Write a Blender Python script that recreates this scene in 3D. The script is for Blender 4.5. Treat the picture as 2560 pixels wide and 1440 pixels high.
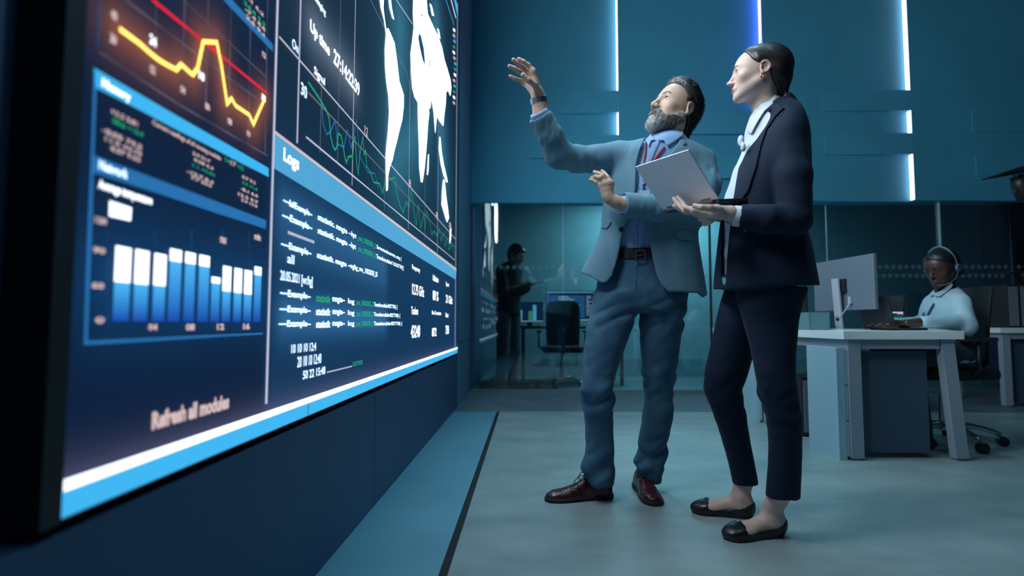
import bpy, bmesh, math, random
import numpy as np
from mathutils import Vector, Matrix
from mathutils.bvhtree import BVHTree

for o in list(bpy.data.objects): bpy.data.objects.remove(o)
SC = bpy.context.scene
COL = SC.collection
random.seed(7)

# ------------------------------------------------------------------ camera
F = 1400.0                     # focal length in pixels of the 2560 wide frame
CAM = Vector((0, 0, 0.77))
YAW, PITCH, SHX = math.radians(0.7), math.radians(3.6), 23.0
cam_data = bpy.data.cameras.new('camera')
cam_data.sensor_width = 36.0
cam_data.lens = F / 2560 * 36.0
cam_data.shift_x = -SHX / 2560
cam_data.clip_start = 0.05
cam_data.dof.use_dof = True
cam_data.dof.focus_distance = 2.45
cam_data.dof.aperture_fstop = 1.5
cam = bpy.data.objects.new('camera', cam_data); COL.objects.link(cam)
cam.location = CAM
cam.rotation_euler = (math.radians(90) + PITCH, 0, YAW)
SC.camera = cam
ROT = cam.rotation_euler.to_matrix()
ROTI = np.array(ROT.inverted())

SC.view_settings.view_transform = 'Standard'
SC.view_settings.look = 'None'
SC.view_settings.gamma = 1.0
SC.view_settings.use_curve_mapping = False
SC.view_settings.exposure = 0.16

w = bpy.data.worlds.new('world'); SC.world = w; w.use_nodes = True
w.node_tree.nodes['Background'].inputs[0].default_value = (0.012, 0.03, 0.045, 1)
w.node_tree.nodes['Background'].inputs[1].default_value = 0.5

CEIL = 4.75
def area(name, loc, rot, sx, sy, power, color, spread=180):
    l = bpy.data.lights.new(name, 'AREA'); l.shape = 'RECTANGLE'; l.size = sx; l.size_y = sy
    l.energy = power; l.color = color; l.spread = math.radians(spread)
    o = bpy.data.objects.new(name, l); COL.objects.link(o); o.location = loc; o.rotation_euler = rot
    return o
# unseen ceiling lamps, added to light floor and back wall (housings come later)
CEILING_FILLS = [(1.2, 1.0, 12), (0.7, 3.4, 30)]
for (x, y, p) in CEILING_FILLS:
    area('ceiling_fill_lamp', (x, y, CEIL - 0.09), (0, 0, 0), 0.3, 1.8, p, (0.40, 0.82, 1.0), 125)
area('glass_room_lamp', (1.9, 7.5, 2.6), (0, 0, 0), 1.8, 0.3, 72, (0.45, 0.9, 1.0))

# ------------------------------------------------------------------ pixels to places
def ray(px, py):
    d = Vector(((px - 1280 - SHX) / F, -(py - 720) / F, -1.0))
    return ROT @ d
def at(px, py, Y):
    d = ray(px, py); return CAM + d * ((Y - CAM.y) / d.y)
def onx(px, py, X):
    d = ray(px, py); return CAM + d * ((X - CAM.x) / d.x)
def onz(px, py, z=0.0):
    d = ray(px, py); return CAM + d * ((z - CAM.z) / d.z)
def proj(p):                    # (N,3) world -> pixels
    q = (p - np.array(CAM)) @ ROTI.T
    return np.stack([q[:, 0] / -q[:, 2] * F + 1280 + SHX, 720 - q[:, 1] / -q[:, 2] * F], 1)
def scale_at(Y): return F / Y

# ------------------------------------------------------------------ materials
MATS = {}
def mat(name, color, rough=0.6, metal=0.0, emit=None, strength=1.0, bump=0.0, bump_scale=200, sheen=0.0,
        noise=0.0, noise_scale=4.0, spec=0.5, trans=0.0, alpha=1.0, coat=0.0, color2=None, stretch=None):
    if name in MATS: return MATS[name]
    m = bpy.data.materials.new(name); m.use_nodes = True
    nt = m.node_tree; b = nt.nodes['Principled BSDF']
    b.inputs['Base Color'].default_value = (*color, 1)
    b.inputs['Roughness'].default_value = rough
    b.inputs['Metallic'].default_value = metal
    b.inputs['Specular IOR Level'].default_value = spec
    b.inputs['Transmission Weight'].default_value = trans
    b.inputs['Alpha'].default_value = alpha
    b.inputs['Coat Weight'].default_value = coat
    if sheen:
        b.inputs['Sheen Weight'].default_value = sheen; b.inputs['Sheen Roughness'].default_value = 0.5
    if emit:
        b.inputs['Emission Color'].default_value = (*emit, 1); b.inputs['Emission Strength'].default_value = strength
    if noise or bump:
        tc = nt.nodes.new('ShaderNodeTexCoord')
        mp = nt.nodes.new('ShaderNodeMapping'); nt.links.new(tc.outputs['Object'], mp.inputs[0])
        if stretch: mp.inputs['Scale'].default_value = stretch
    if noise:
        n = nt.nodes.new('ShaderNodeTexNoise'); n.inputs['Scale'].default_value = noise_scale
        n.inputs['Detail'].default_value = 6; n.inputs['Roughness'].default_value = 0.6
        nt.links.new(mp.outputs[0], n.inputs[0])
        mx = nt.nodes.new('ShaderNodeMix'); mx.data_type = 'RGBA'
        c2 = color2 or tuple(c * (1 - noise) for c in color)
        mx.inputs[6].default_value = (*color, 1); mx.inputs[7].default_value = (*c2, 1)
        rr = nt.nodes.new('ShaderNodeMapRange'); rr.inputs[1].default_value = 0.35; rr.inputs[2].default_value = 0.65
        nt.links.new(n.outputs[0], rr.inputs[0]); nt.links.new(rr.outputs[0], mx.inputs[0])
        nt.links.new(mx.outputs[2], b.inputs['Base Color'])
    if bump:
        n2 = nt.nodes.new('ShaderNodeTexNoise'); n2.inputs['Scale'].default_value = bump_scale
        n2.inputs['Detail'].default_value = 3
        nt.links.new(mp.outputs[0], n2.inputs[0])
        bp = nt.nodes.new('ShaderNodeBump'); bp.inputs['Strength'].default_value = bump
        bp.inputs['Distance'].default_value = 0.002
        nt.links.new(n2.outputs[0], bp.inputs['Height']); nt.links.new(bp.outputs[0], b.inputs['Normal'])
    MATS[name] = m
    return m
def vcol_mat(name, rough=0.5, spec=0.5, sss=0.0, bump=0.0, bump_scale=300, sheen=0.0, emit=0.0):
    if name in MATS: return MATS[name]
    m = mat(name, (1, 1, 1), rough=rough, spec=spec, bump=bump, bump_scale=bump_scale, sheen=sheen)
    nt = m.node_tree; b = nt.nodes['Principled BSDF']
    a = nt.nodes.new('ShaderNodeAttribute'); a.attribute_name = 'col'
    nt.links.new(a.outputs['Color'], b.inputs['Base Color'])
    if sss:
        b.inputs['Subsurface Weight'].default_value = sss
        b.inputs['Subsurface Radius'].default_value = (1.0, 0.35, 0.2)
        b.inputs['Subsurface Scale'].default_value = 0.01
    return m

# ------------------------------------------------------------------ objects
def tag(o, label=None, cat=None, group=None, kind=None):
    if label: o['label'] = label
    if cat: o['category'] = cat
    if group: o['group'] = group
    if kind: o['kind'] = kind
    return o
def link(name, me, m=None, parent=None):
    o = bpy.data.objects.new(name, me); COL.objects.link(o)
    if m is not None: me.materials.append(m)
    if parent is not None:
        o.parent = parent; o.matrix_parent_inverse = parent.matrix_world.inverted() if parent.type != 'x' else None
    return o
def empty(name, loc=(0, 0, 0)):
    o = bpy.data.objects.new(name, None); COL.objects.link(o); o.empty_display_size = 0.05
    o.location = loc
    o.matrix_world = Matrix.Translation(loc)
    return o
def smooth(me, on=True):
    me.polygons.foreach_set('use_smooth', [on] * len(me.polygons))
class MB:
    """collects boxes, tubes and polygons, linked as one mesh"""
    def __init__(s): s.bm = bmesh.new()
    def box(s, x0, x1, y0, y1, z0, z1, M=None, bev=0.0):
        r = bmesh.ops.create_cube(s.bm, size=1.0)
        vs = r['verts']
        bmesh.ops.scale(s.bm, vec=(x1 - x0, y1 - y0, z1 - z0), verts=vs)
        bmesh.ops.translate(s.bm, vec=((x0 + x1) / 2, (y0 + y1) / 2, (z0 + z1) / 2), verts=vs)
        if bev:
            es = list({e for v in vs for e in v.link_edges})
            rr = bmesh.ops.bevel(s.bm, geom=es, offset=bev, segments=2, affect='EDGES', profile=0.6)
            vs = list({v for f in rr['faces'] for v in f.verts} | {v for v in vs if v.is_valid})
        if M is not None: bmesh.ops.transform(s.bm, matrix=M, verts=vs)
        return s
    def tube(s, pts, r, seg=8, caps=True, flat=1.0):
        pts = [Vector(p) for p in pts]; n = len(pts)
        rs = r if hasattr(r, '__len__') else [r] * n
        rings = []; up = None
        for i, p in enumerate(pts):
            t = (pts[min(i + 1, n - 1)] - pts[max(i - 1, 0)]).normalized()
            if up is None:
                up = t.orthogonal().normalized()
            up = (up - t * up.dot(t)).normalized(); sd = t.cross(up)
            rings.append([s.bm.verts.new(p + (up * math.cos(2 * math.pi * k / seg) + sd * math.sin(2 * math.pi * k / seg) * flat) * rs[i]) for k in range(seg)])
        for i in range(n - 1):
            for k in range(seg):
                s.bm.faces.new((rings[i][k], rings[i][(k + 1) % seg], rings[i + 1][(k + 1) % seg], rings[i + 1][k]))
        if caps:
            s.bm.faces.new(rings[0][::-1]); s.bm.faces.new(rings[-1])
        return s
    def poly(s, pts, thick=None):
        """flat polygon, given thickness along vector thick"""
        a = [s.bm.verts.new(Vector(p)) for p in pts]
        f = s.bm.faces.new(a)
        if thick is not None:
            th = Vector(thick); b = [s.bm.verts.new(Vector(p) + th) for p in pts]
            s.bm.faces.new(b[::-1])
            n = len(a)
            for i in range(n): s.bm.faces.new((a[i], b[i], b[(i + 1) % n], a[(i + 1) % n]))
        return s
    def cyl(s, c, axis, r, h, seg=24, r2=None):
        c = Vector(c); ax = Vector(axis).normalized()
        return s.tube([c - ax * h / 2, c + ax * h / 2], [r, r2 if r2 is not None else r], seg)
    def ball(s, c, r, seg=16):
        rr = bmesh.ops.create_uvsphere(s.bm, u_segments=seg, v_segments=seg // 2, radius=1.0)
        rv = r if hasattr(r, '__len__') else (r, r, r)
        bmesh.ops.scale(s.bm, vec=rv, verts=rr['verts']); bmesh.ops.translate(s.bm, vec=c, verts=rr['verts'])
        return s
    def lathe(s, prof, c=(0, 0, 0), seg=24):
        c = Vector(c); rings = []
        for (r, z) in prof:
            rings.append([s.bm.verts.new(c + Vector((r * math.cos(2 * math.pi * k / seg), r * math.sin(2 * math.pi * k / seg), z))) for k in range(seg)])
        for i in range(len(rings) - 1):
            for k in range(seg):
                s.bm.faces.new((rings[i][k], rings[i][(k + 1) % seg], rings[i + 1][(k + 1) % seg], rings[i + 1][k]))
        s.bm.faces.new(rings[0][::-1]); s.bm.faces.new(rings[-1])
        return s
    def build(s, name, m, parent=None, sm=False, kind=None, label=None):
        bmesh.ops.recalc_face_normals(s.bm, faces=s.bm.faces)
        me = bpy.data.meshes.new(name); s.bm.to_mesh(me); s.bm.free()
        smooth(me, sm)
        o = link(name, me, m, parent)
        if kind: o['kind'] = kind
        if label: o['label'] = label
        return o

def spline(pts, n=8):
    """Catmull-Rom through points (any dimension)"""
    P = [np.array(p, float) for p in pts]; P = [2 * P[0] - P[1]] + P + [2 * P[-1] - P[-2]]
    out = []
    for i in range(1, len(P) - 2):
        for k in range(n):
            t = k / n
            out.append(0.5 * ((2 * P[i]) + (-P[i - 1] + P[i + 1]) * t + (2 * P[i - 1] - 5 * P[i] + 4 * P[i + 1] - P[i + 2]) * t * t + (-P[i - 1] + 3 * P[i] - 3 * P[i + 1] + P[i + 2]) * t ** 3))
    out.append(P[-2]); return out
# ================================================================== the room
XL = -0.65          # face of the left wall
YB = 6.30           # back wall and glass front
YR = 8.17           # far wall of the glass room
XR = 6.6            # right wall
ZG = at(1900, 505, YB).z      # head of the glass front
paint = mat('wall_paint', (0.07, 0.40, 0.60), rough=0.75, noise=0.12, noise_scale=1.5, bump=0.05, bump_scale=300)
dark_panel = mat('dark_wall_panel', (0.04, 0.09, 0.19), rough=0.55, noise=0.15, noise_scale=2)
concrete = mat('polished_concrete', (0.31, 0.38, 0.385), rough=0.42, noise=0.35, noise_scale=2.6, bump=0.05, bump_scale=60,
               color2=(0.22, 0.28, 0.29), stretch=(1, 1.6, 1))
concrete2 = mat('smooth_threshold', (0.15, 0.2, 0.24), rough=0.45, noise=0.3, noise_scale=3)
stripmat = mat('smooth_floor_panel', (0.15, 0.35, 0.45), rough=0.5, noise=0.1, noise_scale=2)
black = mat('black_plastic', (0.012, 0.013, 0.016), rough=0.5)
rubber = mat('groove_rubber', (0.008, 0.012, 0.015), rough=0.8)
GX = onz(1095, 1440).x        # groove beside the smooth floor panel
GY = onz(1400, 1030).y        # groove across the room

fl = MB()
fl.box(GX + 0.028, XR, -2.5, GY - 0.012, -0.1, 0)
fl.build('floor', concrete, kind='structure')
MB().box(XL - 0.2, GX, -2.5, GY - 0.0, -0.1, 0.0).build('floor', stripmat, kind='structure')
MB().box(XL - 0.2, XR, GY, YB + 2.2, -0.1, 0.0).build('floor', concrete2, kind='structure')
MB().box(GX, GX + 0.028, -2.5, GY, -0.1, -0.004).build('trim_1', rubber, kind='structure')
MB().box(GX + 0.028, XR, GY - 0.012, GY, -0.1, 0.002).build('trim_2', mat('joint_strip', (0.38, 0.5, 0.55), rough=0.4, metal=0.3), kind='structure')
MB().box(XL - 0.3, XR + 0.2, -2.7, YR + 0.3, CEIL, CEIL + 0.15).build('ceiling', mat('ceiling_paint', (0.02, 0.045, 0.08), rough=0.9), kind='structure')
MB().box(XR, XR + 0.15, -2.7, YR + 0.3, -0.1, CEIL).build('wall_right', mat('far_side_paint', (0.015, 0.04, 0.08), rough=0.8), kind='structure')
MB().box(XL - 0.3, XR, -2.7, -2.5, -0.1, CEIL).build('wall_front', mat('front_paint', (0.03, 0.07, 0.13), rough=0.8), kind='structure')
# left wall: panels with open joints round the video wall
lw = MB()
SB, ST = onx(900, 985, XL).z, 3.72
S0, S1 = onx(146, 1300, XL).y, onx(1143, 885, XL).y
jy = onx(937, 1100, XL).y
JZ = onx(1160, 852, XL).z
lw.box(XL - 0.2, XL, -2.5, jy - 0.002, 0.0, SB - 0.02)
lw.box(XL - 0.2, XL, jy + 0.002, S1 + 0.02, 0.0, SB - 0.02)
ll = MB(); ll.box(XL - 0.069, XL, S1 + 0.022, YB - .001, 0.0, JZ - 0.003); ll.box(XL - 0.069, XL, S1 + 0.022, YB - .001, JZ + 0.003, CEIL)
ll.build('wall_left', mat('blue_grey_panel', (0.10, 0.24, 0.36), rough=0.5), kind='structure')
lw.box(XL - 0.2, XL, -2.5, S0 - 0.12, SB - 0.012, CEIL)
lw.box(XL - 0.2, XL, S0 - 0.118, S1 + 0.02, ST + 0.03, CEIL)
lw.box(XL - 0.2, XL - 0.07, -2.5, YB, 0, CEIL)
lw.box(XL - 0.2, XL, YB, YR + 0.2, 0, CEIL)
lw.build('wall_left', dark_panel, kind='structure')

# back wall above the glass: four leaves, each standing proud of the one to its left, a light slot between
def wx(px, py=250, y=YB): return at(px, py, y).x
edges = [XL, wx(1543), wx(1902), wx(2266), XR]
PROUD = 0.07
bw = MB()
for i in range(4):
    x0, x1 = edges[i], edges[i + 1]
    pts = [(x0, YB - (PROUD if i else 0.0), ZG), (x1, YB, ZG), (x1, YB + 0.2, ZG), (x0, YB + 0.2, ZG)]
    bw.poly(pts, (0, 0, CEIL - ZG))
bw.build('wall_back', paint, kind='structure')
def bar(i, px0, py0, py1, n, px1=None):
    """raised horizontal board on leaf i, flush with the next leaf"""
    x0 = wx(px0); x1 = edges[i + 1] - 0.001 if px1 is None else wx(px1)
    z1, z0 = at(1900, py0, YB).z, at(1900, py1, YB).z
    def yy(x):
        a, b = edges[i], edges[i + 1]
        return YB - (PROUD if i else 0.0) * (1 - (x - a) / (b - a))
    m = MB()
    m.poly([(x0, yy(x0) - 0.012, z0 + .004), (x1, YB - PROUD + 0.0005 if px1 is None else yy(x1) - 0.012, z0 + .004), (x1, YB + 0.01, z0 + .004), (x0, YB + 0.01, z0 + .004)], (0, 0, z1 - z0 - .008))
    m.build('trim_%d' % n, paint, kind='structure')
for n, b in enumerate([(0, 1395, 230, 285), (0, 1322, 340, 395), (1, 1620, 285, 340), (1, 1640, 395, 450),
                       (2, 2048, 232, 284), (2, 2052, 338, 392), (3, 2418, 282, 336, 2700), (3, 2422, 392, 446, 2700)]):
    bar(b[0], b[1], b[2], b[3], n + 3, b[4] if len(b) > 4 else None)
# light strips in the slots
def slot(i, segs, color, s, nm, label):
    g = MB()
    for (py0, py1) in segs:
        z1 = CEIL if py0 <= 0 else at(1900, py0, YB).z; z0 = at(1900, py1, YB).z
        g.box(edges[i] - 0.004, edges[i] - 0.0006, YB - PROUD + 0.006, YB - 0.006, z0 + 0.005, z1 - 0.005)
    o = g.build(nm, mat('strip_light_%d' % i, (0.5, 0.5, 0.6), emit=color, strength=s * .75))
    tag(o, label, 'strip light', 'strip lights in the slots of the back wall')
slot(1, [(0, 340)], (1.0, 0.78, 0.90), 4.5, 'strip_light', 'vertical white strip light in the wall slot left of the bearded man')
slot(2, [(0, 395)], (0.22, 0.16, 1.0), 10, 'strip_light', 'violet strip light in the wall slot above the woman in the navy suit')
slot(3, [(0, 503)], (1.0, 0.78, 0.90), 4.5, 'strip_light', 'vertical white strip light in the wall slot above the desk monitor')

# housings of the added ceiling lamps, out of view
for k, (x, y, p) in enumerate(CEILING_FILLS):
    e = empty('added_ceiling_light', (x, y, CEIL))
    tag(e, 'long ceiling light fixture added out of view over the room', 'ceiling light', 'added ceiling lights over the room')
    MB().box(x - 0.17, x + 0.17, y - 0.92, y + 0.92, CEIL - 0.06, CEIL - 0.0).build('housing', black, e)

# glass front
gl = bpy.data.materials.new('smoked_glass'); gl.use_nodes = True
nt = gl.node_tree; nt.nodes.clear()
out = nt.nodes.new('ShaderNodeOutputMaterial'); mix = nt.nodes.new('ShaderNodeMixShader')
tr = nt.nodes.new('ShaderNodeBsdfTransparent'); gs = nt.nodes.new('ShaderNodeBsdfGlossy')
fr = nt.nodes.new('ShaderNodeFresnel'); fr.inputs[0].default_value = 1.5
tr.inputs[0].default_value = (0.62, 0.74, 0.78, 1); gs.inputs[0].default_value = (1, 1, 1, 1); gs.inputs['Roughness'].default_value = 0.02
ma = nt.nodes.new('ShaderNodeMath'); ma.operation = 'MULTIPLY'; ma.inputs[1].default_value = 2.4
nt.links.new(fr.outputs[0], ma.inputs[0]); nt.links.new(ma.outputs[0], mix.inputs[0])
nt.links.new(tr.outputs[0], mix.inputs[1]); nt.links.new(gs.outputs[0], mix.inputs[2]); nt.links.new(mix.outputs[0], out.inputs[0])
GLASS = gl
seams = [wx(1181, 700), wx(1409, 800), wx(1780, 800), wx(2076, 800), wx(2351, 600), wx(2531, 600), XR]
dotm = mat('frosted_dots', (0.25, 0.48, 0.54), rough=0.6, alpha=0.2)
sillm = mat('sill_metal', (0.25, 0.38, 0.42), rough=0.35, metal=0.6)
for i in range(len(seams) - 1):
    a, b = seams[i] + 0.003, seams[i + 1] - 0.003
    p = MB().box(a, b, YB + 0.02, YB + 0.026, 0.035, ZG - 0.005).build('window_%d' % (i + 1), GLASS, kind='structure')
    d = MB()
    for row, zz in enumerate((at(1300, 668, YB).z, at(1300, 690, YB).z)):
        k = 0
        x = seams[0] + 0.25 + row * 0.035
        while x < b - 0.04:
            if x > a + 0.04 and not (row == 1 and x < wx(1385, 690)) and not (row == 0 and x > wx(1470, 690) and x < wx(2195, 690)):
                d.cyl((x, YB + 0.0172, zz), (0, 1, 0), 0.024, 0.001, 16)
            x += 0.0735
    if len(d.bm.verts): d.build('dot_decal', dotm, p)
MB().box(XL, XR, YB - 0.0, YB + 0.045, 0.0, 0.033).build('trim_11', sillm, kind='structure')
MB().box(XL, seams[0], YB, YB + 0.08, 0.033, ZG).build('trim_12', dark_panel, kind='structure')
for k, x in enumerate([seams[4]]):
    MB().box(x - 0.004, x + 0.004, YB - 0.01, YB + 0.03, 0.033, ZG).build('trim_13', mat('glass_edge', (0.35, 0.6, 0.65), rough=0.3), kind='structure')
MB().box(seams[2] - 0.01, seams[2] + 0.01, YB + 0.01, YB + 0.04, 0.033, ZG).build('trim_14', black, kind='structure')
# room behind the glass
MB().box(XL, XR, YR, YR + 0.15, 0, ZG + 0.6).build('wall_back_room', mat('glass_room_paint', (0.27, 0.42, 0.46), rough=0.8, noise=0.1), kind='structure')
MB().box(XL, XR, YR - 0.015, YR, 0, 0.26).build('baseboard_back', mat('glass_room_base', (0.17, 0.3, 0.34), rough=0.6), kind='structure')
MB().box(XL, XR, YB + 0.2, YR, ZG + 0.6, ZG + 0.75).build('ceiling', MATS['ceiling_paint'], kind='structure')
# ================================================================== the LED video wall
def led_mat(name, color, strength=1.0, vcol=False, pattern=0.5):
    m = bpy.data.materials.new(name); m.use_nodes = True
    nt = m.node_tree; b = nt.nodes['Principled BSDF']
    b.inputs['Base Color'].default_value = (0.01, 0.01, 0.012, 1); b.inputs['Roughness'].default_value = 0.5
    b.inputs['Specular IOR Level'].default_value = 0.2
    g = nt.nodes.new('ShaderNodeNewGeometry'); sx = nt.nodes.new('ShaderNodeSeparateXYZ'); nt.links.new(g.outputs['Position'], sx.inputs[0])
    def wave(sock):
        a = nt.nodes.new('ShaderNodeMath'); a.operation = 'MULTIPLY'; a.inputs[1].default_value = 2 * math.pi / 0.0044
        nt.links.new(sock, a.inputs[0])
        s = nt.nodes.new('ShaderNodeMath'); s.operation = 'SINE'; nt.links.new(a.outputs[0], s.inputs[0])
        c = nt.nodes.new('ShaderNodeMath'); c.operation = 'MULTIPLY_ADD'; c.inputs[1].default_value = pattern; c.inputs[2].default_value = 1.0
        nt.links.new(s.outputs[0], c.inputs[0]); return c.outputs[0]
    p = nt.nodes.new('ShaderNodeMath'); p.operation = 'MULTIPLY'
    nt.links.new(wave(sx.outputs[1]), p.inputs[0]); nt.links.new(wave(sx.outputs[2]), p.inputs[1])
    q = nt.nodes.new('ShaderNodeMath'); q.operation = 'MULTIPLY'; q.inputs[1].default_value = strength
    nt.links.new(p.outputs[0], q.inputs[0]); nt.links.new(q.outputs[0], b.inputs['Emission Strength'])
    if vcol:
        a = nt.nodes.new('ShaderNodeAttribute'); a.attribute_name = 'col'; nt.links.new(a.outputs['Color'], b.inputs['Emission Color'])
    else: b.inputs['Emission Color'].default_value = (*color, 1)
    return m
L_WHITE = led_mat('led_white', (0.85, 0.92, 1.0), 1.7)
L_TEXT = led_mat('led_text', (0.55, 0.75, 1.0), 1.9)
L_PINK = led_mat('led_pinkish', (0.75, 0.55, 0.55), 0.85)
L_LINE = led_mat('led_pale_line', (0.6, 0.62, 0.8), 0.8)
L_LINE2 = led_mat('led_dim_line', (0.35, 0.4, 0.5), 0.35)
L_CYAN = led_mat('led_sky_blue', (0.045, 0.42, 0.80), 1.0)
L_CYAN2 = led_mat('led_pale_blue', (0.10, 0.45, 0.78), 0.75)
L_BLUE = led_mat('led_blue', (0.02, 0.16, 0.42), 0.9)
L_BLUEB = led_mat('led_dim_blue', (0.012, 0.07, 0.2), 0.7)
L_GREEN = led_mat('led_green', (0.02, 0.50, 0.22), 0.7)
L_RED = led_mat('led_red', (0.9, 0.01, 0.04), 0.9)
L_YEL = led_mat('led_yellow', (1.0, 0.62, 0.12), 2.1)
L_MAP = led_mat('led_map_white', (0.72, 0.92, 1.0), 3.0, pattern=0.1)
L_KEY = led_mat('led_key_light', (0.80, 0.93, 1.0), 27.0, pattern=0.1)  # for the shapes added above the frame as key light
L_BAR = led_mat('led_bar', (1, 1, 1), 1.0, vcol=True)

wall = empty('video_wall', (XL, (S0 + S1) / 2, SB))
tag(wall, 'huge wall-mounted LED display with dashboards, a white world map, graphs and log text', 'video wall')
eps = [0.0]
def SP(px, py, lift=0.0):
    p = onx(px, py, XL); return Vector((XL + 0.0015 + lift, p.y, p.z))
def spoly(name, pts, m, lift=0.001, parent=wall, kind=None):
    return MB().poly([SP(x, y, lift) for x, y in pts]).build(name, m, parent, kind=kind)
def yz(pts, lift): return [Vector((XL + 0.0015 + lift, y, z)) for y, z in pts]
def ribbon(mb, P, w, lift):
    """P: list of (y,z) screen points, constant width w in metres"""
    P = [np.array(p, float) for p in P]; L, R = [], []
    for i, p in enumerate(P):
        d0 = P[i] - P[i - 1] if i else P[1] - P[0]; d1 = P[i + 1] - P[i] if i < len(P) - 1 else d0
        d0 = d0 / (np.linalg.norm(d0) + 1e-9); d1 = d1 / (np.linalg.norm(d1) + 1e-9)
        t = d0 + d1; t = t / (np.linalg.norm(t) + 1e-9); n = np.array([-t[1], t[0]])
        k = w / 2 / max(0.5, abs(n @ np.array([-d0[1], d0[0]])))
        L.append(p + n * k); R.append(p - n * k)
    for i in range(len(P) - 1):
        mb.poly(yz([L[i], L[i + 1], R[i + 1], R[i]], lift))
def sline(name, pts, m, w, lift=0.001, raw=False):
    P = pts if raw else [(SP(x, y).y, SP(x, y).z) for x, y in pts]
    mb = MB(); ribbon(mb, P, w, lift)
    return mb.build(name, m, wall)

FONT = None
def text_mesh(s, bold=0.0):
    cu = bpy.data.curves.new('t', 'FONT'); cu.body = s; cu.resolution_u = 3; cu.offset = bold
    o = bpy.data.objects.new('t', cu); COL.objects.link(o)
    dg = bpy.context.evaluated_depsgraph_get(); me = bpy.data.meshes.new_from_object(o.evaluated_get(dg))
    bpy.data.objects.remove(o); bpy.data.curves.remove(cu)
    n = len(me.vertices); v = np.empty(n * 3); me.vertices.foreach_get('co', v); v = v.reshape(-1, 3)
    return me, v
def stext(s, x0, yt, yb, x1, m=None, name='display_text', lift=0.0016, bold=0.012):
    """text whose left end spans rows yt..yb at column x0 and whose right end is at column x1"""
    a, b = SP(x0, yt), SP(x0, yb); zt, zb = a.z, b.z; y0 = (a.y + b.y) / 2
    # right end: column x1 on the same height band
    y1 = onx(x1, 700, XL).y
    for _ in range(3):
        p = CAM + Vector((XL - CAM.x, y1 - CAM.y, (zt + zb) / 2 - CAM.z)); q = proj(np.array([p]))[0]; y1 = onx(x1, q[1], XL).y
    me, v = text_mesh(s, bold)
    mn, mx = v.min(0), v.max(0)
    u = np.empty_like(v); u[:, 0] = XL + 0.0015 + lift
    u[:, 1] = y0 + (v[:, 0] - mn[0]) / (mx[0] - mn[0]) * (y1 - y0)
    u[:, 2] = zb + (v[:, 1] - mn[1]) / (mx[1] - mn[1]) * (zt - zb)
    me.vertices.foreach_set('co', u.ravel()); me.update()
    me.materials.clear()
    return link(name, me, m or L_TEXT, wall)

# ---- the lit face: a navy picture that grows bluer behind the log window and teal behind the map, halos of glow painted in
def seg_dist(Y, Z, pts):
    d = np.full(Y.shape, 1e9)
    for (a, b) in zip(pts[:-1], pts[1:]):
        ax, az = a; bx, bz = b; vx, vz = bx - ax, bz - az; L = vx * vx + vz * vz + 1e-9
        t = np.clip(((Y - ax) * vx + (Z - az) * vz) / L, 0, 1)
        d = np.minimum(d, np.hypot(Y - ax - t * vx, Z - az - t * vz))
    return d
def S2(pts): return [(SP(x, y).y, SP(x, y).z) for x, y in pts]
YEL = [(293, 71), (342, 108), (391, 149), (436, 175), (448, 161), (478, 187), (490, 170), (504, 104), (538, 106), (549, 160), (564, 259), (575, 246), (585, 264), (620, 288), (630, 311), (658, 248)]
ny, nz = 220, 170
ys = S0 + (S1 - S0) * np.linspace(0, 1, ny) ** 1.6; zs = np.linspace(SB, ST, nz)
YY, ZZ = np.meshgrid(ys, zs, indexing='ij')
div_y = SP(675, 500).y
base = np.zeros(YY.shape + (3,))
left = 1 / (1 + np.exp((YY - div_y) / 0.01))
base += np.array([0.002, 0.009, 0.035]) * left[..., None]
logz = SP(1000, 575).z
inlog = (1 - left) / (1 + np.exp((ZZ - SP(900, 500).z) / 0.06))
base += inlog[..., None] * np.array([0.004, 0.028, 0.082])
base += ((1 - left) - inlog)[..., None] * np.array([0.003, 0.015, 0.035])
d = seg_dist(YY, ZZ, S2(YEL)); base += (left * np.exp(-(d / 0.035) ** 1.3))[..., None] * np.array([0.22, 0.065, 0.006])  # from here on: glow round bright graphics, painted into the face colour
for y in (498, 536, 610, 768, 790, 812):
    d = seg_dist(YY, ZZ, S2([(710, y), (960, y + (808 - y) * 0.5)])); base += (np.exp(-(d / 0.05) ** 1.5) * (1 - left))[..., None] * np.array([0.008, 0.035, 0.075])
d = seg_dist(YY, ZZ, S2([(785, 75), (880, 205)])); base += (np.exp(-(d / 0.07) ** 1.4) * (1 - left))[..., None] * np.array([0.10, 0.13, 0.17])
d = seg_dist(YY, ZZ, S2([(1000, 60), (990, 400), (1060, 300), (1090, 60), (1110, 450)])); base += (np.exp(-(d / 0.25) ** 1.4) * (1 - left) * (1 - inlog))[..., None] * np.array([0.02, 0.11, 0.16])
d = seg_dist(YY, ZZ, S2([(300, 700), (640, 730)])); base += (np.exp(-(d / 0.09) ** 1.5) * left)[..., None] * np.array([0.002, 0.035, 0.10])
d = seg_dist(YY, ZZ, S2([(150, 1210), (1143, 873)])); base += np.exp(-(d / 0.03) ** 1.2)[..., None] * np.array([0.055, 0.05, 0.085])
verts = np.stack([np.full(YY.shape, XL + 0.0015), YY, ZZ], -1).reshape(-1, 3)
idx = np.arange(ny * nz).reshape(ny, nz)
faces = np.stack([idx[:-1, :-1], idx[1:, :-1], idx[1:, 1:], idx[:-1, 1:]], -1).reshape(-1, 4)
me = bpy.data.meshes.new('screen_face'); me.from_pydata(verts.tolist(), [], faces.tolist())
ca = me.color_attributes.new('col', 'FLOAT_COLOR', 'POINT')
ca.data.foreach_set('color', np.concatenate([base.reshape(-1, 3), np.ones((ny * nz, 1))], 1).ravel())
link('screen_face', me, led_mat('led_face', (0, 0, 0), 1.0, vcol=True, pattern=0.35), wall)
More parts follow.
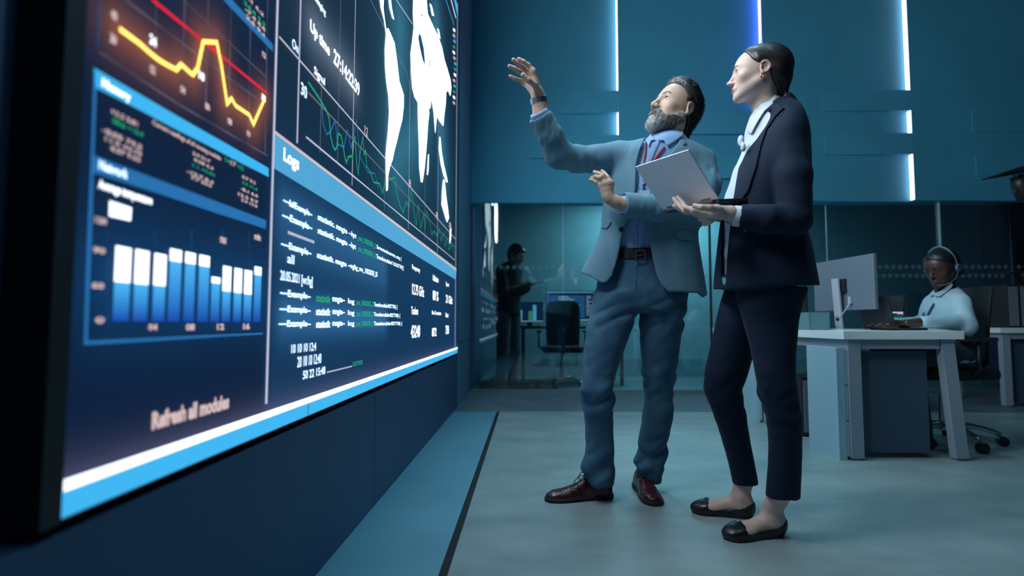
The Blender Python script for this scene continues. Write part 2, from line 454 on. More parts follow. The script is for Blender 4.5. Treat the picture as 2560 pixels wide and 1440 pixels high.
MB().box(XL - 0.06, XL + 0.001, S0, S1, SB, ST).build('cabinet_body', black, wall)
fb = MB()
fb.box(XL - 0.06, XL + 0.004, S0 - 0.035, S0, SB - 0.004, ST + 0.02)
fb.box(XL - 0.06, XL + 0.004, S1, S1 + 0.015, SB - 0.004, ST + 0.02)
fb.box(XL - 0.06, XL + 0.004, S0, S1, ST, ST + 0.02)
fb.build('bezel', black, wall)
# taskbar along the foot of the display
zc0, zc1 = SB, SP(600, 1080).z
zw1 = SP(600, 1062).z
zcy = [SP(150, 1232).z, SP(150, 1202).z]
zw0, zw1 = zcy
MB().poly(yz([(S0, SB + .002), (S1, SB + .002), (S1, zw0), (S0, zw0)], 0.001)).build('taskbar', L_CYAN, wall)
MB().poly(yz([(S0 + .003, zw0), (S1, zw0), (S1, zw1), (S0 + .003, zw1)], 0.0012)).build('taskbar_edge', L_WHITE, wall)
for x in (770, 965, 1040, 1068, 1100, 1120):
    y = SP(x, 900).y
    MB().poly(yz([(y, SB + .003), (y + .006, SB + .003), (y + .006, zw0 - .003), (y, zw0 - .003)], 0.0016)).build('module_joint', L_BLUE, wall)
# window divider and right edge
zd = SP(662, 1010).z
MB().poly(yz([(div_y, zd), (div_y + .011, zd), (div_y + .011, ST), (div_y, ST)], 0.0012)).build('window_divider', L_LINE, wall)
yr = SP(1140, 400).y
MB().poly(yz([(yr, SP(1140, 868).z), (yr + .02, SP(1140, 868).z), (yr + .02, ST), (yr, ST)], 0.0012)).build('window_edge', L_LINE, wall)
# window title bars
spoly('title_bar', [(685, 333), (1140, 676), (1138, 699), (681, 420)], L_CYAN2)
spoly('title_bar_edge', [(685, 326), (1140, 671), (1140, 677), (685, 334)], L_PINK)
stext('Logs', 706, 367, 411, 745, L_WHITE, bold=0.03)
spoly('title_bar', [(231, 170), (669, 420), (669, 443), (234, 218)], L_CYAN)
stext('Memory', 250, 193, 222, 322, L_WHITE, bold=0.05)
spoly('title_bar', [(224, 385), (663, 551), (662, 573), (221, 428)], L_BLUE)
stext('Network', 243, 398, 423, 315, L_TEXT, bold=0.04)
spoly('title_bar', [(556, 0), (573, -6), (680, 112), (680, 130)], L_BLUE)
spoly('panel_border', [(231, 170), (239, 176), (215, 852), (654, 832), (655, 836), (205, 862)], L_BLUE)
spoly('panel_border', [(245, 0), (250, 0), (240, 122), (235, 122)], L_BLUEB)
# load graph with its limit line
for k, pts in enumerate([[(310, 0), (455, 110), (660, 262)], [(455, 0), (665, 195)], [(245, 130), (445, 262), (668, 390)]]): sline('grid_line', pts, L_LINE2, .0015)
for x in (385, 456, 515, 572, 622, 664): sline('grid_line', [(x + 3, 0), (x - 4, 180 + (x - 385) * .75)], L_LINE2, .0015)
sline('limit_line', [(375, -2), (664, 233)], L_RED, 0.006, 0.0016)
sline('load_graph', YEL, L_YEL, 0.0085, 0.002)
for (x, y, s, t) in [(280, 32, 14, '40'), (278, 92, 14, '30'), (378, 95, 15, '24'), (377, 170, 12, '02'), (453, 220, 11, '04'), (500, 185, 12, '18'), (515, 262, 10, '06'), (571, 300, 9, '08'), (618, 331, 8, '10'), (656, 240, 9, '32'), (657, 133, 8, '12')]:
    stext(t, x - s * .55, y - s * .9, y + s * .9, x + s * .6, L_WHITE if s in (15,) or t in ('18', '32') else L_PINK, bold=0.05)
# number tables
def table(x0, y0, rows, h, slope):
    for r, (dx, w, t, g) in enumerate(rows):
        stext(t, x0 + dx, y0 + r * h, y0 + r * h + h * .58, x0 + dx + w, L_GREEN if g else L_PINK, bold=0.03)
table(262, 270, [(10, 68, '+3.5 2.01', 0), (14, 78, '58.6 +12.4', 1), (-12, 100, '-0.05 74.2', 0), (-4, 92, '11.9 +0.75', 0), (8, 76, '4.27 9.63', 0)], 23, 0)
table(478, 378, [(0, 44, '2.9 51.7', 0), (2, 50, '4.08 6.3', 0), (0, 56, '1.1 +3.62', 1), (-14, 66, '-12.7 8.4', 0), (-4, 52, '7.7 23.5', 0)], 15, 0)
table(602, 437, [(0, 34, '0.7 5.2', 0), (0, 38, '3.3 +1.4', 1), (-4, 44, '-8.1 6.6', 0), (-10, 50, '12.5 9.7', 0), (-2, 40, '5.9 13.8', 0)], 14.5, 0)
table(606, -20, [(4, 46, '3.1 6.2', 0), (0, 54, '24.8 5.3', 1), (4, 50, '-7.4 8.8', 0), (6, 46, '2.5 9.1', 0)], 18, 0)
stext('Current readings of all running modules', 377, 298, 315, 549, L_PINK, bold=0.03)
stext('54', 558, 393, 403, 570, L_GREEN); stext('17', 573, 400, 412, 586, L_PINK); stext('+62', 588, 407, 419, 606, L_GREEN)
# bar chart
stext('Average temperature', 241, 447, 477, 376, L_WHITE, bold=0.05)
spoly('value_box', [(270, 501), (326, 519), (323, 553), (269, 541)], L_WHITE)
O = (120, 450); K = 2.88
bars = [(475, 590, 465, 730, 105), (620, 720, 490, 745, 95), (755, 845, 520, 755, 88), (870, 955, 485, 580, 83), (980, 1055, 510, 595, 73), (1080, 1155, 530, 615, 72),
        (1170, 1232, 690, 740, 62), (1252, 1312, 610, 800, 58), (1335, 1390, 625, 810, 55), (1408, 1462, 640, 820, 52), (1480, 1530, 615, 680, 48)]
zb = SP(480, 805).z
for (x0, x1, t, s, wd) in bars:
    p0 = SP(O[0] + x0 / K, O[1] + (t + 5) / K); ps = SP(O[0] + x0 / K, O[1] + s / K); p1 = SP(O[0] + x1 / K, O[1] + t / K)
    q = SP(O[0] + (x0 - 8) / K, 800)
    y0, y1, zt, zs_ = p0.y, p1.y, p0.z, ps.z
    mb = MB(); mb.poly(yz([(y0, zs_), (y1, zs_), (y1, zt), (y0, zt)], 0.0014)); mb.build('bar_top', L_WHITE, wall)
    N = 6; V = []; C_ = []; FF = []
    for i in range(N + 1):
        u = i / N; z = zb + (zs_ - zb) * u
        V += [(XL + .003, y0, z), (XL + .003, y1, z)]
        c = [0.008 + 0.06 * u ** 1.3, 0.05 + 0.38 * u, 0.36 + 0.50 * u, 1]; C_ += c + c
        if i: FF.append((2 * i - 2, 2 * i - 1, 2 * i + 1, 2 * i))
    me = bpy.data.meshes.new('chart_bar'); me.from_pydata(V, [], FF); a = me.color_attributes.new('col', 'FLOAT_COLOR', 'POINT'); a.data.foreach_set('color', C_)
    link('chart_bar', me, L_BAR, wall)
for (x, y, s, t) in [(247, 548, 15, '120'), (243, 623, 15, '90'), (240, 712, 15, '60'), (245, 800, 11, '0'), (378, 818, 11, '04'), (472, 818, 11, '08'), (548, 817, 9, '12'), (613, 816, 8, '16'), (555, 599, 8, 'max'), (641, 590, 8, 'min')]:
    stext(t, x - s, y - 8, y + 8, x + s, L_PINK, bold=0.04)
for x in (265, 385, 476, 555, 620): sline('grid_line', [(x, 575), (x - 2, 805)], L_BLUEB, .003, .0008)
stext('Refresh all modules', 376, 1030, 1076, 569, L_PINK, bold=0.05)
# right window: world map view
for (a, b, c, d_, m_, w_) in [(750, 0, 738, 356, L_LINE, .008), (850, 0, 841, 406, L_LINE2, .004), (888, 0, 877, 462, L_LINE, .005), (802, 200, 797, 380, L_LINE2, .004),
                             (963, 160, 961, 528, L_LINE2, .005), (1024, 170, 1020, 575, L_LINE, .005), (1064, 200, 1061, 602, L_LINE2, .007), (1095, 300, 1093, 632, L_LINE, .007)]:
    y = SP((a + c) / 2, (b + d_) / 2).y; zA, zB = SP(a, b).z, SP(c, d_).z
    if b == 0: zA = ST - .02
    MB().poly(yz([(y, zB), (y + w_, zB), (y + w_, zA), (y, zA)], 0.0009)).build('grid_line', m_, wall)
for pts, m_ in [([(696, 92), (1138, 598)], L_LINE), ([(763, 342), (1136, 650)], L_LINE), ([(769, 231), (1138, 618)], L_LINE2), ([(925, 0), (1015, 180), (1045, 310)], L_LINE2), ([(990, 0), (1030, 60)], L_LINE)]:
    sline('scale_line', pts, m_, .006)
G3 = [(345, 655), (430, 780), (490, 880), (515, 950), (525, 1090), (545, 1170), (560, 1200), (575, 1180), (582, 1090), (590, 1068), (610, 1085), (625, 1160), (640, 1260), (652, 1305), (668, 1255), (690, 1248), (702, 1270), (712, 1120), (722, 1095), (735, 1300), (748, 1395), (760, 1240), (785, 1090), (795, 1240), (808, 1200), (815, 1330), (850, 1380)]
G4 = [(740, 50), (765, 100), (785, 160), (828, 170), (850, 240), (868, 150), (900, 140), (937, 125), (950, 230), (975, 330), (1000, 380), (1018, 298), (1040, 340), (1058, 215), (1080, 400), (1092, 470), (1108, 320), (1125, 492), (1150, 380), (1156, 500), (1168, 365), (1190, 450), (1205, 540), (1220, 510), (1245, 552), (1262, 492), (1270, 585), (1290, 525), (1300, 620), (1318, 560), (1330, 650), (1350, 600), (1375, 700)]
sline('traffic_graph', [(660 + x / 3.2, y / 3.2) for x, y in G3] + [(660 + x / 2.88, 400 + y / 2.88) for x, y in G4], L_GREEN, .007, .0016)
sline('traffic_graph', [(801, 250), (806, 310), (815, 336), (824, 330), (836, 300), (842, 360), (858, 368), (866, 325), (876, 370), (890, 300), (897, 390), (918, 430), (935, 434), (945, 470)], L_BLUE, .006, .0013)
MAPS = [
 [(943, -40), (960, -40), (957, 20), (960, 45), (964, 73), (969, 70), (975, 83), (985, 107), (991, 150), (997, 203), (1008, 237), (1008, 266), (1004, 300), (996, 331), (991, 353), (985, 375), (980, 400), (974, 415), (969, 440), (968, 475), (964, 478), (963, 440), (962, 389), (968, 328), (971, 281), (969, 237), (964, 206), (961, 170), (960, 125), (963, 85), (958, 50), (950, 20)],
 [(1033, -40), (1062, -40), (1068, 34), (1082, 66), (1094, 90), (1104, 119), (1110, 150), (1118, 175), (1125, 200), (1127, 219), (1125, 240), (1119, 225), (1114, 231), (1113, 259), (1110, 281), (1107, 315), (1098, 303), (1091, 291), (1087, 334), (1083, 281), (1077, 244), (1075, 269), (1070, 275), (1072, 281), (1069, 306), (1066, 353), (1063, 391), (1060, 422), (1055, 456), (1051, 455), (1047, 420), (1046, 360), (1044, 312), (1043, 256), (1035, 243), (1029, 219), (1026, 175), (1025, 134), (1029, 103), (1033, 69), (1031, 30)],
 [(1069, 388), (1071, 385), (1070, 425), (1068, 438), (1066, 436)],
 [(1098, 341), (1100, 345), (1103, 380), (1108, 410), (1115, 440), (1118, 455), (1115, 456), (1108, 438), (1101, 410), (1096, 370)],
 [(1107, 449), (1110, 450), (1114, 490), (1119, 525), (1121, 545), (1117, 556), (1113, 545), (1108, 528), (1103, 512), (1104, 480)],
 [(1124, 575), (1127, 570), (1126, 600), (1123, 610)],
 [(966, -40), (972, -40), (978, 20), (984, 50), (979, 45), (972, 20)],
 [(1073, 8), (1078, 14), (1084, 40), (1079, 38)], [(1092, 70), (1096, 75), (1100, 98), (1096, 92)],
]
for pg in MAPS:
    o = spoly('continent_or_light_shape', pg, L_MAP, .0019)
for pg in [[(1046, 82), (1051, 90), (1058, 120), (1062, 165), (1055, 150), (1048, 120), (1044, 95)], [(1053, 30), (1056, 42), (1052, 40)], [(1072, 145), (1074, 150), (1073, 170), (1071, 165)]]:
    spoly('inland_sea', pg, L_BLUEB, .0024)
rr = random.Random(4)
for k in range(14):
    x = rr.uniform(1134, 1138); y = 70 + k * 14
    spoly('list_row', [(x - 3, y), (x + 2, y + 4), (x + 2, y + 11), (x - 3, y + 6)], [L_WHITE, L_PINK, L_CYAN, L_GREEN][k % 4], .0015)
sline('list_frame', [(1108, -20), (1134, 60), (1139, 110)], L_CYAN, .012); sline('list_frame', [(1122, -20), (1139, 45)], L_WHITE, .012)
stext('messaging', 776, -30, -8, 812, L_TEXT, bold=0.03)
stext('Up time', 773, 45, 86, 822, L_WHITE, bold=0.03); stext('27:14:22:39', 832, 118, 158, 897, L_WHITE, bold=0.03)
stext('Signal', 783, 163, 190, 810, L_WHITE); stext('30', 750, 203, 235, 765, L_TEXT); stext('On', 728, 93, 118, 743, L_TEXT)
stext('12', 910, 312, 334, 918, L_PINK)
for x, y in ((1024, 455), (1092, 536), (1125, 562)): stext('8', x - 3, y - 9, y + 9, x + 2, L_PINK)
# log lines
LT = dict(bold=0.012)
def logline(x0, yt, yb, parts):
    for (a, b, t, m_) in parts: stext(t, a, yt, yb, b, m_, name='log_text')
stext_rows = [
 (705, 488, 509, [(0, 287, 0)], 494, 653), (703, 527, 548, None, 532, 678), (700, 600, 620, None, 605, 688),
 (698, 722, 743, None, 726, 771), (696, 762, 783, None, 768, 792), (695, 800, 820, None, 810, 810)]
def zrow(x, y): return SP(x, y).z
def row(x0, yt, yb, segs):
    zt, zb_ = zrow(x0, yt), zrow(x0, yb)
    for (a, b, t, m_) in segs:
        # find pixel rows of that height band at column a
        ya = onx(a, 700, XL).y
        qt = proj(np.array([[XL, ya, zt]]))[0][1]; qb = proj(np.array([[XL, ya, zb_]]))[0][1]
        stext(t, a, qt, qb, b, m_, name='log_text', bold=.03)
row(705, 487, 510, [(705, 778, '~~failExample--', L_TEXT), (792, 866, 'statistic. mngte', L_TEXT), (870, 889, '--hpt', L_TEXT), (891, 938, '_me_10020202_S', L_GREEN), (940, 1002, 'Servermode:current, resty. {', L_TEXT)])
row(703, 525, 549, [(703, 778, '~~Example--', L_TEXT), (792, 866, 'statistik. mngte', L_TEXT), (870, 888, '--hpt', L_TEXT), (890, 937, '_me_10020202_S', L_GREEN), (939, 1008, 'Tmenbercaltderf 1.0.0.0.TTM{ [', L_TEXT)])
stext('-------------', 717, 577, 585, 783, L_LINE, name='log_text')
row(700, 598, 622, [(700, 776, '~~Example--', L_TEXT), (790, 864, 'statistik. mngte', L_TEXT), (868, 909, '--wgfag_me_', L_TEXT), (911, 942, '10020202_SS', L_TEXT)])
stext('all', 716, 634, 657, 733, L_TEXT, name='log_text')
stext('20.05.2021 [wr/hg]', 698, 675, 708, 779, L_TEXT, name='log_text')
for (x0, yt, yb, xe) in ((697, 722, 745, 992), (696, 762, 785, 999), (694, 800, 822, 1004)):
    row(x0, yt, yb, [(x0, 774, '~~Example--', L_TEXT), (788, 824, 'statistik', L_GREEN if yt == 722 else L_TEXT), (829, 860, 'mngte--', L_TEXT), (868, 884, 'log', L_TEXT), (886, 931, '_me_10020202_S', L_GREEN), (933, xe, 'Tmenbercaltderf02TTTM{ -{', L_TEXT)])
stext('10 10 10 12:4', 726, 861, 884, 788, L_TEXT, name='log_text'); stext('20 10 10 12:40', 741, 892, 919, 801, L_TEXT, name='log_text'); stext('50 22 15:48', 755, 927, 949, 811, L_TEXT, name='log_text')
stext('-----------------------', 815, 929, 933, 878, L_LINE, name='log_text'); stext('current', 880, 903, 917, 905, L_GREEN, name='log_text')
for (x0, t, b, x1, s) in [(1029, 660, 676, 1049, 'Frequency'), (1029, 708, 736, 1059, '12.75 GHz'), (1027, 766, 786, 1044, 'Trackers'), (1026, 813, 846, 1049, '43240'),
                          (1081, 686, 701, 1095, 'Utilization'), (1081, 725, 750, 1095, '88 %'), (1079, 776, 789, 1102, 'Bus Congestion'), (1079, 820, 842, 1090, '872'),
                          (1114, 704, 717, 1121, 'Speed'), (1114, 736, 757, 1130, '21 Gbit'), (1113, 781, 793, 1120, 'Sent'), (1113, 814, 836, 1121, '758')]:
    stext(s, x0, t, b, x1, L_WHITE, name='status_text', bold=0.02)
# unseen upper display: bright shapes added as key light, and a heading bar
for (y0, y1, z0, z1, m_) in [(0.9, 1.9, 2.3, 3.5, L_KEY), (2.15, 3.3, 2.85, 3.55, L_KEY), (0.85, 5.0, 3.6, 3.68, L_CYAN)]:
    n = 14; cy, cz = (y0 + y1) / 2, (z0 + z1) / 2
    if m_ is L_KEY:
        pts = [(cy + (y1 - y0) / 2 * math.cos(t) * rr.uniform(.75, 1), cz + (z1 - z0) / 2 * math.sin(t) * rr.uniform(.75, 1)) for t in np.linspace(0, 2 * math.pi, n, endpoint=False)]
        MB().poly(yz(pts, .0019)).build('continent_or_light_shape', m_, wall)
    else: MB().poly(yz([(y0, z0), (y1, z0), (y1, z1), (y0, z1)], .001)).build('title_bar', m_, wall)
# ================================================================== sculpting with distance fields
A = lambda *v: np.array(v, float)
def rc(a, b, ra, rb=None):
    a = np.array(a, float); b = np.array(b, float); rb = ra if rb is None else rb
    ab = b - a; L = ab @ ab + 1e-12
    def f(p):
        t = np.clip(((p - a) @ ab) / L, 0, 1)
        q = p - a - t[:, None] * ab
        return np.sqrt((q * q).sum(1)) - (ra + (rb - ra) * t)
    return f
def chain(pts, rs, k=0.0):
    fs = [rc(pts[i], pts[i + 1], rs[i], rs[i + 1]) for i in range(len(pts) - 1)]
    return union(*fs) if not k else sunion(k, *fs)
def ell(c, r, R=None):
    c = np.array(c, float); r = np.array(r, float)
    def f(p):
        q = p - c
        if R is not None: q = q @ R
        k0 = np.sqrt(((q / r) ** 2).sum(1)); k1 = np.sqrt(((q / (r * r)) ** 2).sum(1)) + 1e-9
        return k0 * (k0 - 1) / k1
    return f
def boxf(c, h, R=None, rd=0.0):
    c = np.array(c, float); h = np.array(h, float) - rd
    def f(p):
        q = p - c
        if R is not None: q = q @ R
        q = np.abs(q) - h
        return np.sqrt((np.maximum(q, 0) ** 2).sum(1)) + np.minimum(q.max(1), 0) - rd
    return f
def smin(a, b, k):
    h = np.maximum(k - np.abs(a - b), 0) / k
    return np.minimum(a, b) - h * h * k * 0.25
def smax(a, b, k): return -smin(-a, -b, k)
def union(*fs):
    def f(p):
        d = fs[0](p)
        for g in fs[1:]: d = np.minimum(d, g(p))
        return d
    return f
def sunion(k, *fs):
    def f(p):
        d = fs[0](p)
        for g in fs[1:]: d = smin(d, g(p), k)
        return d
    return f
def ssub(k, a, b): return lambda p: smax(a(p), -b(p), k)
def sand(k, a, b): return lambda p: smax(a(p), b(p), k)
def off(a, r): return lambda p: a(p) - r
def boxed(f, lo, hi):
    """a field that is only worked out inside its box"""
    lo, hi = np.array(lo, float), np.array(hi, float)
    def g(p):
        q = np.maximum(np.maximum(lo - p, p - hi), 0); d = np.sqrt((q * q).sum(1)) + .02
        i = d <= .0200001
        if i.any(): d[i] = f(p[i])
        return d
    return g
def pcat(z, tab):
    """monotone smooth interpolation of columns of tab over tab[:,0]"""
    x = tab[:, 0]; out = []
    i = np.clip(np.searchsorted(x, z) - 1, 0, len(x) - 2); t = np.clip((z - x[i]) / (x[i + 1] - x[i]), 0, 1)
    for c in range(1, tab.shape[1]):
        y = tab[:, c]; m = np.gradient(y, x)
        h = x[i + 1] - x[i]
        out.append((2 * t ** 3 - 3 * t ** 2 + 1) * y[i] + (t ** 3 - 2 * t ** 2 + t) * h * m[i] + (-2 * t ** 3 + 3 * t ** 2) * y[i + 1] + (t ** 3 - t ** 2) * h * m[i + 1])
    return out
def loft(rows, n=2.0, rot=0.0, cap=0.012):
    """rows: z, cx, cy, a, b  - a stack of (super)ellipses"""
    tab = np.array(sorted(rows), float); z0, z1 = tab[0, 0], tab[-1, 0]
    cr, sr = math.cos(rot), math.sin(rot)
    def f(p):
        z = p[:, 2]; cx, cy, a, b = pcat(np.clip(z, z0, z1), tab)
        dx, dy = p[:, 0] - cx, p[:, 1] - cy
        u, v = dx * cr + dy * sr, -dx * sr + dy * cr
        q = ((np.abs(u) / a) ** n + (np.abs(v) / b) ** n) ** (1.0 / n) + 1e-6
        L = np.sqrt(u * u + v * v)
        d = np.maximum(L, 1e-4) * (q - 1) / q * 0.9
        d = np.where(q < 0.3, -np.minimum(a, b) * 0.7, d)
        return smax(d, np.maximum(z - z1, z0 - z), cap)
    return f
def silh(rows, Y, b, grow=0.0):
    """rows: py, xl, xr [, Y [, b]] read from the silhouette -> loft rows whose outline spans xl..xr"""
    out = []; T = np.linspace(0, 2 * math.pi, 49)
    for r in rows:
        y = r[3] if len(r) > 3 else Y; bb = r[4] if len(r) > 4 else b
        l, rr_ = at(r[1], r[0], y), at(r[2], r[0], y)
        cx, a, z = (l.x + rr_.x) / 2, (rr_.x - l.x) / 2, l.z
        for _ in range(5):
            q = proj(np.stack([cx + a * np.cos(T), y + bb * np.sin(T), np.full(49, z)], 1))[:, 0]
            el, er = (r[1] - q.min()) * y / F, (r[2] - q.max()) * y / F
            cx += (el + er) / 2; a = max(a + (er - el) / 2, .02)
        out.append((z, cx, y, a + grow, bb + grow))
    return out
_rn = np.random.default_rng(11)
_ND = _rn.normal(size=(14, 3)); _ND /= np.linalg.norm(_ND, axis=1)[:, None]; _NP = _rn.uniform(0, 6.28, 14)
def noise(p, s, seed=0, sc=(1, 1, 1)):
    """smooth pseudo noise in about -1..1, feature size about s metres"""
    q = p * np.array(sc) / s * 2.2
    w = np.sin(q @ _ND[(seed + 3) % 14] * 1.3 + seed) * 0.9
    r = 0
    for i in range(5): r = r + np.sin(q @ _ND[(seed + i) % 14] * (1 + 0.35 * i) + _NP[i] + w)
    return r / 3.2
def ridged(p, s, seed=0, sc=(1, 1, 1)): return 1 - 2 * np.abs(noise(p, s, seed, sc))
def poly_px(poly):
    """signed distance in pixels to a polygon drawn on the image plane, negative inside"""
    P = np.array(poly, float)
    def f(q):
        d = np.full(len(q), 1e18); s = np.ones(len(q))
        n = len(P); j = n - 1
        for i in range(n):
            e = P[j] - P[i]; w = q - P[i]
            t = np.clip((w @ e) / (e @ e), 0, 1); b = w - t[:, None] * e
            d = np.minimum(d, (b * b).sum(1))
            c1 = q[:, 1] >= P[i, 1]; c2 = q[:, 1] < P[j, 1]; c3 = e[0] * w[:, 1] > e[1] * w[:, 0]
            fl = (c1 & c2 & c3) | (~c1 & ~c2 & ~c3); s = np.where(fl, -s, s); j = i
        return s * np.sqrt(d)
    return f
def prism(poly, Y):
    """a cut shaped like the polygon seen from the camera, about Y metres away"""
    g = poly_px(poly)
    return lambda p: g(proj(p)) * (Y / F)

def grid_eval(f, lo, hi, h):
    lo = np.array(lo, float); hi = np.array(hi, float); B = 8
    nb = np.ceil((hi - lo) / (h * B)).astype(int); n = nb * B
    bc = np.stack(np.meshgrid(*[np.arange(k) for k in nb], indexing='ij'), -1).reshape(-1, 3)
    cen = lo + (bc * B + (B - 1) / 2) * h
    d = f(cen); keep = np.abs(d) < B * h * 0.87 * 1.35 + h
    D = np.repeat(np.repeat(np.repeat(d.reshape(nb), B, 0), B, 1), B, 2).astype(np.float32)
    off_ = np.stack(np.meshgrid(*[np.arange(B)] * 3, indexing='ij'), -1).reshape(-1, 3)
    kb = bc[keep]
    for c in range(0, len(kb), 400):
        idx = (kb[c:c + 400, None, :] * B + off_[None]).reshape(-1, 3)
        D[idx[:, 0], idx[:, 1], idx[:, 2]] = f(lo + idx * h)
    return lo, D
def surface(f, lo, hi, h):
    """surface nets: returns vertices and quads"""
    lo, D = grid_eval(f, lo, hi, h)
    S = D < 0
    m = np.zeros(tuple(s - 1 for s in S.shape), np.int8)
    for dx in (0, 1):
        for dy in (0, 1):
            for dz in (0, 1): m += S[dx:S.shape[0] - 1 + dx, dy:S.shape[1] - 1 + dy, dz:S.shape[2] - 1 + dz]
    act = (m > 0) & (m < 8); cells = np.argwhere(act)
    vid = np.full(act.shape, -1, np.int32); vid[act] = np.arange(len(cells))
    cs = np.array([(x, y, z) for x in (0, 1) for y in (0, 1) for z in (0, 1)])
    vals = np.stack([D[cells[:, 0] + c[0], cells[:, 1] + c[1], cells[:, 2] + c[2]] for c in cs], 1)
    acc = np.zeros((len(cells), 3)); cnt = np.zeros(len(cells))
    for i in range(8):
        for j in range(i + 1, 8):
            if np.abs(cs[i] - cs[j]).sum() != 1: continue
            a, b = vals[:, i], vals[:, j]; ok = (a < 0) != (b < 0)
            t = np.where(ok, a / np.where(ok, a - b, 1), 0)
            acc += np.where(ok[:, None], cs[i] + t[:, None] * (cs[j] - cs[i]), 0); cnt += ok
    V = lo + (cells + acc / cnt[:, None]) * h
    Q = []
    for ax in range(3):
        a, b = (ax + 1) % 3, (ax + 2) % 3
        s0 = [slice(None)] * 3; s1 = [slice(None)] * 3; s0[ax] = slice(0, -1); s1[ax] = slice(1, None)
        A0, A1 = S[tuple(s0)], S[tuple(s1)]
        e = np.argwhere(A0 != A1)
        e = e[(e[:, a] > 0) & (e[:, b] > 0) & (e[:, a] < act.shape[a]) & (e[:, b] < act.shape[b])]
        flip = S[e[:, 0], e[:, 1], e[:, 2]]
        c = []
        for (da, db) in ((-1, -1), (0, -1), (0, 0), (-1, 0)):
            k = e.copy(); k[:, a] += da; k[:, b] += db; c.append(vid[k[:, 0], k[:, 1], k[:, 2]])
        q = np.stack(c, 1); q[~flip] = q[~flip][:, ::-1]; Q.append(q)
    Q = np.concatenate(Q); Q = Q[(Q >= 0).all(1)]
    return V, Q
def smooth_verts(V, Q, it=1, lam=0.5):
    for _ in range(it):
        S_ = np.zeros_like(V); n = np.zeros(len(V))
        for i in range(4):
            j = (i + 1) % 4
            np.add.at(S_, Q[:, i], V[Q[:, j]]); np.add.at(n, Q[:, i], 1)
            np.add.at(S_, Q[:, j], V[Q[:, i]]); np.add.at(n, Q[:, j], 1)
        V = V + lam * (S_ / np.maximum(n, 1)[:, None] - V)
    return V
def biggest(V, Q):
    lab = np.arange(len(V))
    while True:
        m = lab[Q].min(1); new = lab.copy()
        for i in range(4): np.minimum.at(new, Q[:, i], m)
        new = new[new]
        if (new == lab).all(): break
        lab = new
    u, c = np.unique(lab[Q[:, 0]], return_counts=True); keep = u[c.argmax()]
    Q = Q[lab[Q[:, 0]] == keep]; used = np.unique(Q); mp = np.full(len(V), -1); mp[used] = np.arange(len(used))
    return V[used], mp[Q]
def to_mesh(name, V, Q, m, parent=None, col=None):
    me = bpy.data.meshes.new(name)
    me.vertices.add(len(V)); me.vertices.foreach_set('co', V.ravel())
    me.loops.add(Q.size); me.loops.foreach_set('vertex_index', Q.ravel())
    me.polygons.add(len(Q)); me.polygons.foreach_set('loop_start', np.arange(0, Q.size, 4)); me.polygons.foreach_set('loop_total', np.full(len(Q), 4))
    me.update(); me.validate(); smooth(me)
    if col is not None:
        a = me.color_attributes.new('col', 'FLOAT_COLOR', 'POINT'); a.data.foreach_set('color', np.concatenate([col, np.ones((len(V), 1))], 1).ravel())
    return link(name, me, m, parent)
def sculpt(name, parts, m, parent=None, col=None, it=1, one=False):
    """parts: list of (field, lo, hi, step); all land in one mesh"""
    Vs, Qs, n = [], [], 0
    for (f, lo, hi, h) in parts:
        V, Q = surface(f, lo, hi, h); V = smooth_verts(V, Q, it, 0.5)
        if one: V, Q = biggest(V, Q)
        Vs.append(V); Qs.append(Q + n); n += len(V)
    V, Q = np.concatenate(Vs), np.concatenate(Qs)
    return to_mesh(name, V, Q, m, parent, col(V) if col else None)
def frame(fwd, up=(0, 0, 1), roll=0.0):
    """rows: left, forward, up of a head or shoe"""
    f = np.array(fwd, float); f /= np.linalg.norm(f); u = np.array(up, float)
    l = np.cross(u, f); l /= np.linalg.norm(l); u = np.cross(f, l)
    if roll:
        c, s = math.cos(roll), math.sin(roll); l, u = l * c + u * s, -l * s + u * c
    # local x = left is mirrored so that (right-handed) x points to the figure's right = -left
    return np.stack([-l, f, u])
